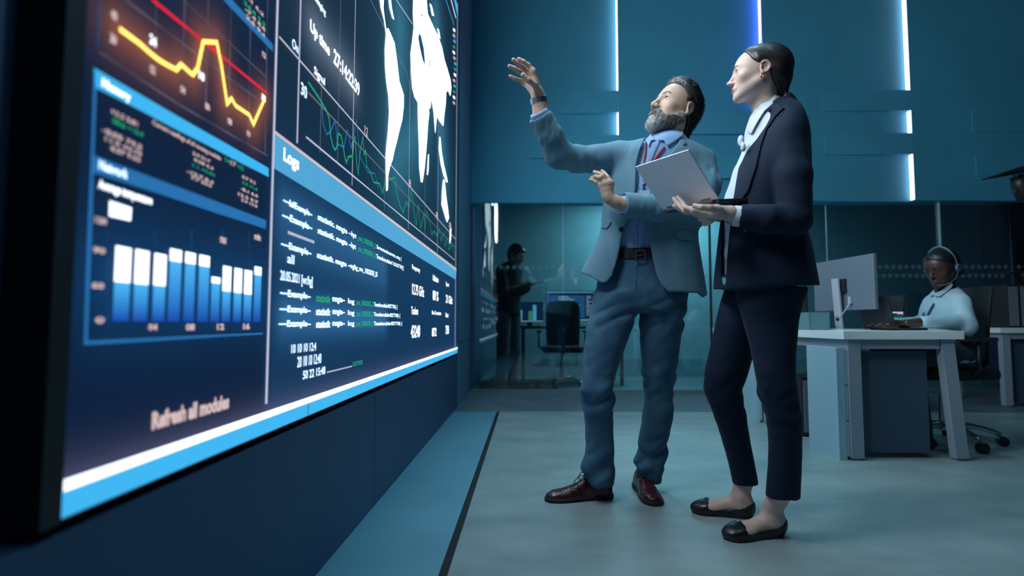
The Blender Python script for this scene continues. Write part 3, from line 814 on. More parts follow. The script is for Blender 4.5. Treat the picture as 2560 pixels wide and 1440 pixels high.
class Head:
    """head in its own frame: x to the figure's right, y forward, z up; origin between the ears"""
    def __init__(s, pos, fwd, scale=1.0, roll=0.0, up=(0, 0, 1), female=False, mouth=0.0, jaw=1.0, lid=0.0048, gaze=(0, 1, 0), zs=1.0):
        s.v = np.array((1, 1, zs))
        s.c = np.array(pos, float); s.R = frame(fwd, up, roll); s.s = scale; s.female = female; s.mouth = mouth; s.lid = lid; s.gaze = gaze
        s.jaw = jaw
        s.f = s._field()
    def loc(s, p): return ((p - s.c) @ s.R.T) / (s.s * s.v)
    def wor(s, q): return np.array(q, float) * (s.s * s.v) @ s.R + s.c
    def w(s, f): return lambda p: f(s.loc(p)) * s.s * min(1, s.v[2])
    def _field(s):
        F_ = s.female; j = s.jaw
        fs = [ell((0, -.018, .047), (.075, .092, .088)), ell((0, .035, .045), (.062, .055, .065)),
              ell((0, .028, -.005), (.062, .058, .085)), ell((0, .040, -.05), (.046 * j, .044, .044))]
        head = sunion(.03, *fs)
        for sg in (-1, 1):
            head = sunion(.022, head, rc((sg * .056 * j, .002, -.038), (sg * .016, .072, -.086), .016, .015), ell((sg * .045, .056, -.010), (.017, .017, .017)))
        head = sunion(.02, head, ell((0, .077, -.088), (.017, .017, .017)) if not F_ else ell((0, .077, -.087), (.014, .015, .015)))
        head = sunion(.014, head, rc((-.027, .077, .040), (.027, .077, .040), .0115 if not F_ else .008))
        for sg in (-1, 1):
            head = ssub(.014, head, ell((sg * .030, .101, .020), (.018, .018, .0125)))
        # nose
        if F_: nose = sunion(.008, rc((0, .086, .028), (0, .106, -.014), .0055, .0085), ell((0, .111, -.018), (.0085, .0085, .008)), ell((-.011, .099, -.022), (.0065, .009, .006)), ell((.011, .099, -.022), (.0065, .009, .006)))
        else: nose = sunion(.008, rc((0, .087, .030), (0, .108, -.012), .0075, .011), ell((0, .113, -.019), (.0115, .011, .010)), ell((-.0145, .101, -.024), (.008, .011, .008)), ell((.0145, .101, -.024), (.008, .011, .008)))
        head = sunion(.014, head, nose)
        for sg in (-1, 1):
            head = ssub(.003, head, ell((sg * .0068, .105, -.0315), (.0035, .007, .006)))
        if not F_:
            for sg in (-1, 1):
                head = ssub(.006, head, rc((sg * .0205, .0985, -.020), (sg * .0315, .0865, -.044), .0012, .001))
                head = ssub(.005, head, rc((sg * .020, .093, .0045), (sg * .038, .0845, .004), .001, .0008))
            base_ = head
            head = lambda p: base_(p) + .0006 * np.exp(-(((p[:, 2] - .075) / .018) ** 2)) * np.cos((p[:, 2] + .12 * p[:, 0] ** 2) * 620) * (p[:, 1] > .02)
        # eyelids round the eyeballs, then the open slit
        for sg in (-1, 1):
            head = sunion(.005, head, ell((sg * .031, .0725, .019), (.0150, .0145, .0145)))
            head = ssub(.0015, head, ell((sg * .031, .092, .0185), (.0135, .016, s.lid)))
        # lips
        m = s.mouth; yl = .091 if not F_ else .089
        head = sunion(.008, head, ell((0, yl - .006, -.052), (.026, .014, .022)))
        lip = lambda z, r, yy, w: chain([(-w, yy - .012, z - .001), (-w * .4, yy, z + .001), (w * .4, yy, z + .001), (w, yy - .012, z - .001)], [.002, r, r, .002])
        head = sunion(.005, head, lip(-.050 + m * .2, .0045, yl + .0065, .021), lip(-.0605 - m, .0058, yl + .005, .019))
        head = ssub(.002, head, ell((0, yl + .013, -.0555 - m * .4), (.023, .016, .0012 + m * .6)))
        # ears
        for sg in (-1, 1):
            e = np.array((sg * .0755, -.012, .004)); out = np.array((sg * .93, -.34, .05)); out /= np.linalg.norm(out)
            v = np.array((0, -.27, .96)); v = v - out * (v @ out); v /= np.linalg.norm(v); u = np.cross(v, out)
            if u[1] < 0: u = -u
            M = np.stack([u, v, out], 1)
            def ear(p, e=e, M=M):
                q = (p - e) @ M; a, b, c = q[:, 0], q[:, 1], q[:, 2]
                aw = .0192 * (1 + np.clip(b, -.03, .03) * 9)
                r = np.sqrt((a / np.maximum(aw, .006)) ** 2 + (b / .031) ** 2)
                rim = np.hypot((r - .86) * .019, c - .006) - .0042
                rim = np.where((a > .008) & (b < .012), rim + (a - .008) * .4, rim)
                plate = np.maximum((r - .9) * .018, np.abs(c - .001) - .003)
                anti = np.sqrt((a + .004) ** 2 + ((b - .002) * .62) ** 2); anti = np.hypot(anti - .0085, c - .0035) - .0026
                lobe = np.sqrt((a - .002) ** 2 + (b + .026) ** 2 + (c - .003) ** 2) - .0075
                d = smin(smin(smin(rim, plate, .004), anti, .003), lobe, .005)
                tr = np.sqrt((a - .0125) ** 2 + ((b + .004) * .7) ** 2 + (c - .003) ** 2) - .0045
                d = smin(d, tr, .003)
                hole = np.sqrt((a - .004) ** 2 + ((b + .003) * .75) ** 2 + (c - .006) ** 2) - .0062
                return smax(d, -hole, .003) * .8
            head = sunion(.006, head, ear)
        return head
    def field(s, neck=None, k=.022):
        return s.w(s.f) if neck is None else sunion(k, s.w(s.f), neck)
    def box(s, extra=.02):
        r = .15 * s.s + extra; return s.c - r, s.c + r
    def colour(s, skin, lips=(.45, .16, .14), shade=None, cheek=.12):
        skin = np.array(skin, float); lips = np.array(lips, float)
        def col(V):
            q = s.loc(V); c = np.tile(skin, (len(V), 1))
            g = lambda cx, cy, cz, r: np.exp(-(((q - np.array((cx, cy, cz))) ** 2).sum(1) / r ** 2))
            red = g(.045, .06, -.015, .028) + g(-.045, .06, -.015, .028) + g(0, .11, -.02, .014) + g(.078, -.012, 0, .03) + g(-.078, -.012, 0, .03)
            c = c * (1 - np.clip(red, 0, 1)[:, None] * cheek * np.array([0.1, 1.2, 1.2]))
            lz = np.exp(-(((q[:, 2] + .0555) / .0085) ** 4)) * np.exp(-((q[:, 0] / .021) ** 4)) * (q[:, 1] > .078)
            c = c * (1 - lz[:, None]) + lips * lz[:, None]
            c *= (1 + .05 * noise(q, .02, 3)[:, None])
            return np.clip(c, 0, 1)
        return col
    def eyes(s, parent, iris=(.10, .16, .2)):
        g = np.array(s.gaze, float); g /= np.linalg.norm(g)
        for sg in (-1, 1):
            bm = bmesh.new(); bmesh.ops.create_uvsphere(bm, u_segments=24, v_segments=24, radius=.0125 * s.s)
            me = bpy.data.meshes.new('eye'); V = []
            for v in bm.verts: V.append(tuple(v.co))
            V = np.array(V); z = V[:, 2] / (.0125 * s.s)
            c = np.where((z > .97)[:, None], np.array((.004, .004, .005)), np.where((z > .86)[:, None], np.array(iris), np.array((.62, .60, .60))))
            x = np.cross((0, 0, 1), g); x /= np.linalg.norm(x); y = np.cross(g, x)
            Vl = V[:, :1] / s.s * x + V[:, 1:2] / s.s * y + V[:, 2:] / s.s * g + np.array((sg * .031, .0735, .019))
            bm.to_mesh(me); bm.free(); me.vertices.foreach_set('co', s.wor(Vl).ravel()); smooth(me)
            a = me.color_attributes.new('col', 'FLOAT_COLOR', 'POINT'); a.data.foreach_set('color', np.concatenate([c, np.ones((len(V), 1))], 1).ravel())
            me.update(); ey = link('eye', me, vcol_mat('eyeball', rough=.12), parent)
            mb = MB(); P = []
            for t in np.linspace(0.05, math.pi - .05, 9):
                dx, dz = .0128 * math.cos(t), (s.lid + .0006) * math.sin(t)
                P.append(s.wor((sg * .031 + dx, .0725 + math.sqrt(.0153 ** 2 - dx * dx - dz * dz), .0185 + dz)))
            mb.tube(P, [.0004] + [.0010 * s.s] * 7 + [.0004], 6); mb.build('eyelash', mat('lash', (.015, .01, .01), rough=.7), ey, sm=True)
    def brows(s, parent, color, th=.0042, z=.041, arch=.004):
        for sg in (-1, 1):
            c = chain([(sg * .013, 0, z - .001), (sg * .026, 0, z + arch * .6), (sg * .038, 0, z + arch), (sg * .049, 0, z - .003)], [th, th, th * .85, th * .4])
            f = s.w(sand(.001, off(s.f, .0014), lambda p, c=c: np.maximum(c(p * np.array((1, 0, 1))) + .0012 * noise(p, .004, 2, (1, 1, .4)), .045 - p[:, 1])))
            ctr = s.wor((sg * .031, .08, z)); sculpt('eyebrow', [(f, ctr - .034, ctr + .034, .0014)], mat(color[0], color[1], rough=.7), parent)
def strands(s, name, roots_f, n, dirf, length, rad, m, parent, seed=1, bend=None, box=None, colf=None, on=0.0, jit=.16):
    """thin tapering hairs grown off the zero surface of a local field"""
    V, Q = surface(roots_f, box[0], box[1], .004)
    rg = np.random.default_rng(seed); fi = rg.integers(0, len(Q), n)
    wts = rg.dirichlet((1, 1, 1, 1), n); P = (V[Q[fi]] * wts[:, :, None]).sum(1)
    e = .002; G = np.stack([roots_f(P + e * np.eye(3)[i]) - roots_f(P - e * np.eye(3)[i]) for i in range(3)], 1); G /= np.linalg.norm(G, axis=1)[:, None] + 1e-9
    D = dirf(P, G); D += rg.normal(size=D.shape) * jit; D /= np.linalg.norm(D, axis=1)[:, None]
    L = (length(P) if callable(length) else length) * rg.uniform(.6, 1.15, n)
    side = np.cross(D, G); side /= np.linalg.norm(side, axis=1)[:, None] + 1e-9
    up = np.cross(side, D)
    pts = [P - G * .002, P + D * L[:, None] * .35 + G * L[:, None] * on, P + D * L[:, None] * .7 + G * L[:, None] * on * 1.2, P + D * L[:, None]]
    rr_ = [rad, rad * .9, rad * .6, rad * .1]
    VV = []
    for p_, r_ in zip(pts, rr_):
        for a in range(3):
            t = 2 * math.pi * a / 3; VV.append(p_ + side * math.cos(t) * r_ + up * math.sin(t) * r_)
    VV = np.stack(VV, 1)            # n,12,3
    base = np.arange(n)[:, None, None] * 12
    q = np.array([[k * 3 + a, k * 3 + (a + 1) % 3, k * 3 + 3 + (a + 1) % 3, k * 3 + 3 + a] for k in range(3) for a in range(3)])
    QQ = (base + q[None]).reshape(-1, 4); col = None
    if colf is not None: col = np.repeat(colf(P, rg), 12, 0)
    return to_mesh(name, s.wor(VV.reshape(-1, 3)), QQ, m, parent, col)
# ================================================================== hair and beards
def skull(fat=0.0):
    return sunion(.03, ell((0, -.018, .047), (.075 + fat, .092 + fat, .088 + fat)), ell((0, .035, .045), (.062 + fat, .055 + fat, .065 + fat)), ell((0, -.02, -.01), (.060 + fat, .068 + fat, .07 + fat)))
def hair_cut(zs, hs, soft=.004, ears=True, er=(.024, .026, .037)):
    e = [ell((sg * .086, -.010, .002), er) for sg in (-1, 1)]
    def f(q):
        d = (q[:, 1] - np.interp(q[:, 2], zs, hs)) * .8
        if ears:
            for k in e: d = smax(d, -k(q), soft)
        return d
    return f
skin_m = lambda: vcol_mat('skin', rough=.48, spec=.4, sss=.12, bump=.06, bump_scale=500)
hair_m = lambda: vcol_mat('hair', rough=.42, spec=.5)
def man_head_hair(H, parent):
    zs = [-.14, -.105, -.03, -.014, 0, .03, .055, .08, .10, .13]; hs = [-.06, -.052, -.036, .006, .010, .012, .018, .038, .066, .10]
    cut = hair_cut(zs, hs); sk = skull()
    def f(q):
        x, y, z = q.T
        t = .008 + .018 * np.exp(-((z - .125) / .05) ** 2) * np.exp(-((y - .03) / .075) ** 2) + .001 * np.exp(-((y + .10) / .04) ** 2)
        t = t + .0018 * ridged(q, .010, 2, (1, .18, .6)) + .002 * noise(q, .022, 5) * (z > .03)
        c_ = cut(q); t = t * np.clip(-c_ / .022, .12, 1) ** .6
        d = sk(q) - t
        nape = ell((0, -.055, -.055), (.050, .040, .060))
        d = smin(d, nape(q), .02)
        d = smax(d, c_, .006)
        return smax(d, -(z + .115 + .2 * (y + .06)), .006)
    def col(V):
        q = H.loc(V) ; g = np.clip((q[:, 1] - .02) / .06, 0, 1) * np.clip(noise(q, .006, 1, (1, .1, 1)) * .5 + .6, 0, 1) + (np.abs(q[:, 0]) > .055) * (q[:, 1] > -.01) * .35
        g = np.clip(g, 0, 1)[:, None]
        return A(.012, .010, .010) * (1 - g) + A(.06, .062, .065) * g
    lo, hi = H.box()
    sculpt('hair', [(H.w(f), lo, hi, .003)], hair_m(), parent, col)
    box = (A(-.12, -.15, -.14), A(.12, .13, .18))
    def dirf(P, G):
        d = np.tile(A(0, -1, .25), (len(P), 1)); d[:, 2] = np.where(P[:, 1] < -.02, -.8, .15); d += P * A(3, 0, 0)
        return d - G * ((d * G).sum(1) - .04)[:, None]
    strands(H, 'hair_strands', f, 3800, dirf, .022, .0005, hair_m(), parent, 3, box=box, on=.02,
            colf=lambda P, rg: np.clip(np.where((rg.random(len(P)) < np.clip((P[:, 1] - .0) / .09, .0, .75))[:, None], A(.15, .155, .16), A(.012, .010, .010)) * rg.uniform(.6, 1.2, (len(P), 1)), 0, 1), jit=.07)
def man_beard(H, parent, tip=.013):
    ys = [-.05, -.01, .012, .035, .055, .075, .085, .12]; zb = [-.0, .006, -.014, -.040, -.052, -.050, -.034, -.034]
    hf = H.f; mouth = ell((0, .100, -.0580), (.0215, .03, .0100)); ear = [ell((sg * .086, -.012, .002), (.022, .022, .036)) for sg in (-1, 1)]
    def f(q):
        x, y, z = q.T
        k = np.clip((-.035 - z) / .06, 0, 1)
        t = .002 + .004 * k + tip * np.exp(-((q - A(0, .088, -.105)) ** 2).sum(1) / .030 ** 2) + .004 * np.exp(-((z + .043) / .008) ** 2) * (np.abs(x) < .03)
        t = t + .0016 * ridged(q, .007, 4, (1, 1, .3))
        d = hf(q) - t
        d = smax(d, (z - np.interp(y, ys, zb)) * .8, .006)
        d = smax(d, -(y + .020), .006)
        d = smax(d, -(z + .135), .006)
        d = smax(d, -mouth(q), .002)
        for e in ear: d = smax(d, -e(q), .003)
        return d
    def grey(q, rg=None):
        g = .25 + 1.1 * np.exp(-((q - A(0, .10, -.10)) ** 2).sum(1) / .042 ** 2) + .35 * np.exp(-((q[:, 2] + .05) / .012) ** 2) * (q[:, 1] > .07) + .45 * (q[:, 2] > -.045) * (q[:, 1] < .05)
        return g
    def col(V):
        q = H.loc(V); g = np.clip(grey(q) + .45 * noise(q, .004, 6, (1, 1, .2)), 0, 1)[:, None]
        return A(.035, .028, .024) * (1 - g) + A(.42, .42, .41) * g
    lo, hi = H.box()
    sculpt('beard', [(H.w(f), lo, hi, .0027)], hair_m(), parent, col)
    def dirf(P, G): return A(0, .15, -1.0) + G * .55 + P * A(2, 0, 0)
    strands(H, 'beard_strands', f, 5200, dirf, .011, .00045, hair_m(), parent, 8, box=(A(-.1, -.06, -.16), A(.1, .14, .03)),
            colf=lambda P, rg: np.where((rg.random(len(P)) < grey(P))[:, None], A(.55, .55, .54), A(.05, .04, .032)) * rg.uniform(.6, 1.15, (len(P), 1)))
def woman_hair(H, parent, color=(.018, .012, .012), bun=False, line=None, ears=True):
    zs, hs = line or ([-.14, -.07, -.045, -.02, .0, .022, .034, .05, .075, .098, .13], [-.075, -.062, -.045, -.036, -.028, -.004, .018, .032, .044, .056, .09])
    cut = hair_cut(zs, hs, ears=ears, er=(.022, .021, .032))
    sk = sunion(.02, skull(.001), ell((0, -.055, .018), (.064, .046, .078)))
    tie = (0, -.086, -.088)
    def f(q):
        x, y, z = q.T
        c_ = cut(q)
        d = sk(q) - (.001 + .008 * np.clip(-c_ / .03, 0, 1) ** .6) - .0006 * ridged(q, .008, 2, (1, .12, .3))
        d = smin(d, rc((0, -.065, -.03), tie, .048, .016)(q), .02)
        return smax(d, c_, .006)
    def tail(q):
        if bun: d = ell((0, -.125, -.060), (.040, .034, .034))(q)
        else: d = chain([A(*tie), A(0, -.100, -.100), A(0, -.112, -.120), A(0, -.114, -.138)], [.012, .017, .015, .005], .01)(q)
        return d - .0015 * ridged(q, .010, 3, (1, .6, .3))
    lo, hi = H.box(.05)
    c = lambda V: np.array(color) * (1 + .35 * noise(H.loc(V), .006, 4, (1, .1, .3))[:, None])
    sculpt('hair', [(H.w(f), lo, hi, .003)], hair_m(), parent, c)
    t = H.wor(A(0, -.12, -.10)); o = sculpt('hair_bun' if bun else 'ponytail', [(H.w(tail), t - .1, t + .1, .003)], hair_m(), parent, c)
    mb = MB()
    pts = [H.wor(A(.015 * math.cos(a), -.090 + .008 * math.sin(a), -.088 + .014 * math.sin(a))) for a in np.linspace(0, 2 * math.pi, 17)]
    mb.tube(pts, .004 * H.s, 6); mb.build('hair_tie', mat('hair_band', (.05, .06, .07), rough=.6), o, sm=True)
    def dirf(P, G):
        d = A(0, -1, -.35) - 0 * P; return d - G * ((d * G).sum(1))[:, None]
    strands(H, 'hair_strands', f, 1300, dirf, .014, .0003, hair_m(), parent, 5, box=(A(-.12, -.15, -.12), A(.12, .13, .17)), on=.0,
            colf=lambda P, rg: np.tile(np.array(color) * 1.4, (len(P), 1)) * rg.uniform(.6, 2.0, (len(P), 1)), jit=.03)
    if not bun:
        strands(H, 'ponytail_strands', tail, 300, lambda P, G: A(0, -.45, -1) + G * .15, .026, .0004, hair_m(), parent, 6, box=(A(-.05, -.18, -.2), A(.05, -.06, -.06)), on=.03, jit=.15, colf=lambda P, rg: np.tile(np.array(color), (len(P), 1)))

# ------------------------------------------------------------------ the two heads in front
MH = Head(at(1687, 284, 2.50), (-.86, -.40, .37), scale=1.05, roll=-0.04, mouth=.006, lid=.0054, gaze=(-.1, 1, .15), zs=1.04)
WH = Head(at(1899, 193, 2.07), (-.93, .32, .04), scale=.98, roll=0.0, female=True, jaw=.93, lid=.0074, gaze=(-.05, 1, .1), zs=.87)
# ================================================================== helpers for clothes
def px(*a): return A(*at(*a))
def bvh_of(o):
    me = o.data; return BVHTree.FromPolygons([v.co for v in me.vertices], [p.vertices[:] for p in me.polygons])
def drape(name, poly, bv, m, parent, lift=.004, thick=.003, Y=2.3, cuts=3, sm=True, label=None, maxd=None):
    """lays a flat cut piece of cloth (outline seen from the camera) onto a surface"""
    bm = bmesh.new(); vs = [bm.verts.new((x, y, 0)) for x, y in poly]; bm.faces.new(vs)
    bmesh.ops.triangulate(bm, faces=bm.faces)
    for _ in range(cuts): bmesh.ops.subdivide_edges(bm, edges=bm.edges[:], cuts=1)
    for v in bm.verts:
        d = ray(v.co.x, v.co.y).normalized()
        loc, n_, i_, dist = bv.ray_cast(CAM, d)
        if loc is None:
            q = CAM + d * (Y / d.y); near = bv.find_nearest(q)
            loc = CAM + d * (near[0] - CAM).dot(d) if near[0] is not None else q
        v.co = loc - d * lift
    bmesh.ops.recalc_face_normals(bm, faces=bm.faces)
    bmesh.ops.solidify(bm, geom=bm.faces[:], thickness=thick)
    me = bpy.data.meshes.new(name); bm.to_mesh(me); bm.free(); smooth(me, sm)
    o = link(name, me, m, parent)
    if label: o['label'] = label
    return o
def bvh_field(f, lo, hi, h=.012):
    V, Q = surface(f, lo, hi, h); return BVHTree.FromPolygons([Vector(v) for v in smooth_verts(V, Q, 3)], [tuple(int(i) for i in q) for q in Q])
def patch(name, poly, solid, m, parent, Y, lift=.003, thick=.005, h=.003, back=.12, it=1):
    """a cut piece of cloth lying on a field's surface, outline given as seen from the camera at about Y metres"""
    g = prism(poly, Y)
    f = lambda p: smax(smax(np.abs(solid(p) - lift) - thick / 2, g(p), .002), np.maximum(p[:, 1] - Y - back, Y - back - p[:, 1]), .002)
    P = np.array([px(x, y, Y) for x, y in poly]); lo_, hi_ = P.min(0) - .03, P.max(0) + .03
    lo_[1], hi_[1] = Y - back, Y + back
    return sculpt(name, [(f, lo_, hi_, h)], m, parent, it=it, one=True)
def hit(bv, x, y, lift=0.0):
    d = ray(x, y).normalized(); loc = bv.ray_cast(CAM, d)[0]
    return A(*(loc - d * lift)) if loc is not None else None
def frame_box(f_pts, pad):
    P = np.array(f_pts); return P.min(0) - pad, P.max(0) + pad
def hand(wrist, palm, fingers, thumb, fr=.0088, k=.008):
    """wrist: [(p, r)..] chain; palm: (p, r) of the wrist end; fingers: list of joint lists from knuckle to tip"""
    fs = [chain([w_[0] for w_ in wrist], [w_[1] for w_ in wrist], .01)]
    for j in fingers: fs.append(rc(palm[0], j[0], palm[1], .0125))
    for a, b in zip(fingers[:-1], fingers[1:]): fs.append(rc(a[0], b[0], .0115, .0115)); fs.append(rc((a[0] + palm[0]) / 2, (b[0] + palm[0]) / 2, .013, .013))
    base = sunion(.012, *fs)
    tips = []
    for n, j in enumerate(fingers):
        r0 = fr * (1.0, 1.04, 1.0, .88)[n % 4] if len(fingers) >= 4 else fr
        m_ = len(j); rs = [r0 * 1.08, r0, r0 * .95, r0 * .84][:m_] if m_ >= 4 else [r0 * 1.05, r0, r0 * .88][:m_]
        tips.append(chain(j, rs, .004))
    tf = chain(thumb, [fr * 1.9, fr * 1.35, fr * 1.15, fr * 1.0][:len(thumb)], .006)
    g = union(*tips)
    return lambda p: smin(smin(base(p), g(p), k), tf(p), k)
SHOE_Y = [0, .03, .07, .12, .17, .22, .265, .30]
class Foot:
    def __init__(s, heel, toe, scale=1.0):
        s.c = np.array(heel, float); d = np.array(toe, float) - s.c; d[2] = 0; s.R = frame(d); s.s = scale
    def loc(s, p): return ((p - s.c) @ s.R.T) / s.s
    def wor(s, q): return np.array(q, float) * s.s @ s.R + s.c
    def w(s, f): return lambda p: f(s.loc(p)) * s.s
    def box(s): return s.wor((0, .14, .07)) - .22, s.wor((0, .14, .07)) + .22
def brogue(ft, parent, leather, solem):
    W = [.026, .034, .034, .033, .042, .046, .042, .040]; Hh = [.072, .088, .098, .088, .062, .047, .040, .026]
    def prof(q, grow, z0, z1, hh=None):
        y = q[:, 1]; w_ = np.interp(y, SHOE_Y, W) + grow
        e = np.sqrt(np.maximum(0, 1 - ((y - .255) / (.047 + grow)) ** 2)); w_ = np.where(y > .255, np.minimum(w_, (.040 + grow) * e + .0005), w_)
        e2 = np.sqrt(np.maximum(0, 1 - ((.028 - y) / (.030 + grow)) ** 2)); w_ = np.where(y < .028, (.033 + grow) * e2 + .0005, w_)
        return w_
    def upper(q):
        y, z = q[:, 1], q[:, 2]; w_ = prof(q, 0, 0, 0); h = np.interp(y, SHOE_Y, Hh)
        zz = np.maximum(z - .012, 0)
        r = ((np.abs(q[:, 0]) / w_) ** 2.3 + (zz / (h - .008)) ** 2.3) ** (1 / 2.3)
        d = (r - 1) * np.minimum(w_, h) * .6
        d = smax(d, np.maximum(y - .302, -.002 - y), .01)
        cap = np.abs(y - .235 + 1.6 * q[:, 0] ** 2 * 6) - .0008
        d = d + .0012 * np.exp(-(cap / .0012) ** 2) + .0010 * np.exp(-((np.abs(np.abs(q[:, 0]) - (.033 - .10 * (y - .15))) - .0) / .0015) ** 2) * (y < .2) * (z > .03) + .0006 * noise(q, .02, 2)
        return smax(d, .008 - z, .002)
    def sole(q):
        w_ = prof(q, .004, 0, 0); z = q[:, 2]; y = q[:, 1]
        low = np.where(y < .085, 0.0, .004 * np.clip((y - .085) / .01, 0, 1) * np.clip((.30 - y) / .1, 0, 1))
        d = np.maximum(np.abs(q[:, 0]) - w_, np.maximum(y - .306, -.006 - y)) * .7
        return smax(d, np.maximum(z - .016 - .006 * (y < .085), low - z), .002)
    lo, hi = ft.box()
    o = sculpt('shoe', [(ft.w(upper), lo, hi, .003)], leather, parent)
    sculpt('sole', [(ft.w(sole), lo, hi, .003)], solem, o)
    mb = MB()
    def lace(pts, r=.0018): mb.tube([ft.wor(p) for p in spline(pts, 5)], r * ft.s, 6)
    for i in range(4):
        y = .125 + i * .019; h = np.interp(y, SHOE_Y, Hh) + .003
        lace([(-.016, y, h - .008), (-.008, y + .002, h - .001), (0, y + .004, h), (.008, y + .002, h - .001), (.016, y, h - .008)], .0022)
    y, h = .118, .098
    for sg in (-1, 1):
        lace([(0, y, h), (sg * .012, y + .012, h + .012), (sg * .032, y + .018, h + .004), (sg * .040, y + .022, h - .020), (sg * .030, y + .016, h - .022), (sg * .012, y + .006, h - .004), (0, y, h)])
        lace([(0, y, h), (sg * .016, y + .022, h - .002), (sg * .026, y + .046, h - .028), (sg * .030, y + .050, h - .045)])
    mb.ball(ft.wor((0, y, h + .001)), .005)
    mb.build('shoelace', mat('lace', (.012, .008, .008), rough=.7), o, sm=True)
    return o

# ================================================================== the bearded man
jacket_m = mat('wool_blazer', (.135, .28, .38), rough=.85, sheen=.08, bump=.5, bump_scale=900, noise=.14, noise_scale=350)
shirt_m = mat('blue_shirt', (.24, .40, .66), rough=.7, sheen=.15, bump=.15, bump_scale=700)
jeans_m = mat('denim', (.028, .10, .19), rough=.85, sheen=.05, bump=.4, bump_scale=900, noise=.5, noise_scale=14, color2=(.055, .15, .23))
leather_red = mat('oxblood_leather', (.075, .012, .014), rough=.33, coat=.25, noise=.5, noise_scale=30)
sole_m = mat('dark_sole', (.012, .008, .010), rough=.6)
belt_m = mat('belt_leather', (.018, .012, .022), rough=.45)
steel = mat('brushed_steel', (.62, .62, .64), rough=.25, metal=1.0)
man = empty('person', tuple(onz(1560, 1235))); man.location.y = 2.52
man.matrix_world = Matrix.Translation(man.location)
tag(man, 'bearded man in a grey blazer and jeans raising his right hand towards the display', 'person')

TR = [(348, 1596, 1708, 2.52, .075), (362, 1566, 1738, 2.51, .095), (385, 1540, 1760, 2.50, .112), (420, 1524, 1764, 2.50, .125), (470, 1511, 1757, 2.49, .132), (530, 1504, 1750, 2.48, .135),
      (585, 1498, 1746, 2.48, .13), (635, 1474, 1750, 2.49, .14), (690, 1449, 1758, 2.50, .15), (760, 1436, 1770, 2.50, .155)]
tors = loft(silh(TR, 2.5, .13), n=2.3, cap=.035)
SR = [px(1548, 390, 2.50), px(1490, 398, 2.45), px(1440, 398, 2.39), px(1397, 386, 2.33), px(1376, 340, 2.28), px(1351, 290, 2.24)]; SRr = [.070, .060, .056, .060, .051, .050]
SL = [px(1750, 404, 2.50), px(1766, 462, 2.46), px(1745, 528, 2.42), px(1650, 520, 2.325), px(1556, 512, 2.29)]; SLr = [.068, .062, .062, .056, .052]
def armfold(p, pts, seed):
    """creases running round a sleeve, strongest at the elbow"""
    e = pts[len(pts) // 2]; g = np.exp(-((p - e) ** 2).sum(1) / .12 ** 2)
    return .0032 * g * ridged(p, .040, seed, (1.4, .6, 1)) + .0012 * noise(p, .05, seed + 1)
upR, foR = chain(SR[:4], SRr[:4], .02), chain(SR[3:], SRr[3:], .02)
upL, foL = chain(SL[:3], SLr[:3], .02), chain(SL[2:], SLr[2:], .02)
opening = prism([(1612, 335), (1600, 372), (1590, 410), (1589, 470), (1578, 545), (1558, 580), (1546, 640), (1532, 688), (1520, 704), (1500, 712), (1500, 900), (1690, 900), (1668, 729), (1655, 716), (1642, 690), (1630, 640), (1620, 580), (1617, 545), (1630, 470), (1655, 420), (1700, 360), (1706, 335)], 2.37)
hem = prism([(1300, 640), (1436, 676), (1475, 692), (1500, 706), (1512, 712), (1560, 722), (1665, 730), (1742, 733), (1757, 745), (1790, 722), (1900, 700), (1900, 1000), (1300, 1000)], 2.37)
neckhole = ell(px(1660, 345, 2.50), (.088, .085, .085))
def chestfold(p): return .003 * ridged(p, .10, 4, (1, 1, .35)) * np.clip((p[:, 2] - 1.0) * 3 + .6, .3, 1)
def jacket_f(p):
    t = tors(p) + chestfold(p)
    t = smin(t, upL(p) - armfold(p, SL[:3], 3), .035); t = smin(t, upR(p) - armfold(p, SR[:4], 5), .04)
    sh = smax(t, -(t + .011), .002)
    front = np.maximum(opening(p), p[:, 1] - 2.47)
    sh = smax(sh, -front, .003)
    sh = smax(sh, -hem(p), .003); sh = smax(sh, -neckhole(p), .004)
    fr = smin(foR(p) - armfold(p, SR[2:], 6), upR(p) + .01, .03); fl = smin(foL(p) - armfold(p, SL[1:], 8), upL(p) + .01, .03)
    cutR, cutL = rc(SR[-1] + (SR[-1] - SR[-2]) * .5, SR[-2], SRr[-1] - .008, SRr[-2] - .012)(p), rc(SL[-1] + (SL[-1] - SL[-2]) * .5, SL[-2] + (SL[-1] - SL[-2]) * .4, SLr[-1] - .008, SLr[-2] - .012)(p)
    nR = SR[-1] - SR[-2]; nR = nR / np.linalg.norm(nR); nL = SL[-1] - SL[-2]; nL = nL / np.linalg.norm(nL)
    fr = smax(smax(fr, (p - SR[-1]) @ nR - .005, .003), -cutR, .002); fl = smax(smax(fl, (p - SL[-1]) @ nL, .003), -cutL, .002)
    return np.minimum(smin(sh, fr, .006), fl)
lo, hi = frame_box([px(1320, 270, 2.15), px(1800, 300, 2.7), px(1400, 770, 2.2), px(1800, 770, 2.7)], .03)
jacket = sculpt('blazer', [(jacket_f, lo, hi, .0055)], jacket_m, man, it=2)
jacket_solid = lambda p: smin(tors(p) + chestfold(p), upL(p), .035)
jb = bvh_field(lambda p: smin(tors(p) + chestfold(p), upL(p), .035), lo, hi)
patch('lapel', [(1612, 345), (1592, 352), (1577, 362), (1570, 392), (1571, 450), (1577, 500), (1577, 545), (1588, 476), (1590, 412), (1600, 374)], jacket_solid, jacket_m, jacket, 2.38, lift=.005, thick=.007)
patch('lapel', [(1703, 334), (1717, 357), (1708, 364), (1724, 372), (1704, 402), (1668, 440), (1634, 470), (1640, 436), (1656, 408), (1676, 384), (1697, 355)], jacket_solid, jacket_m, jacket, 2.38, lift=.005, thick=.007)
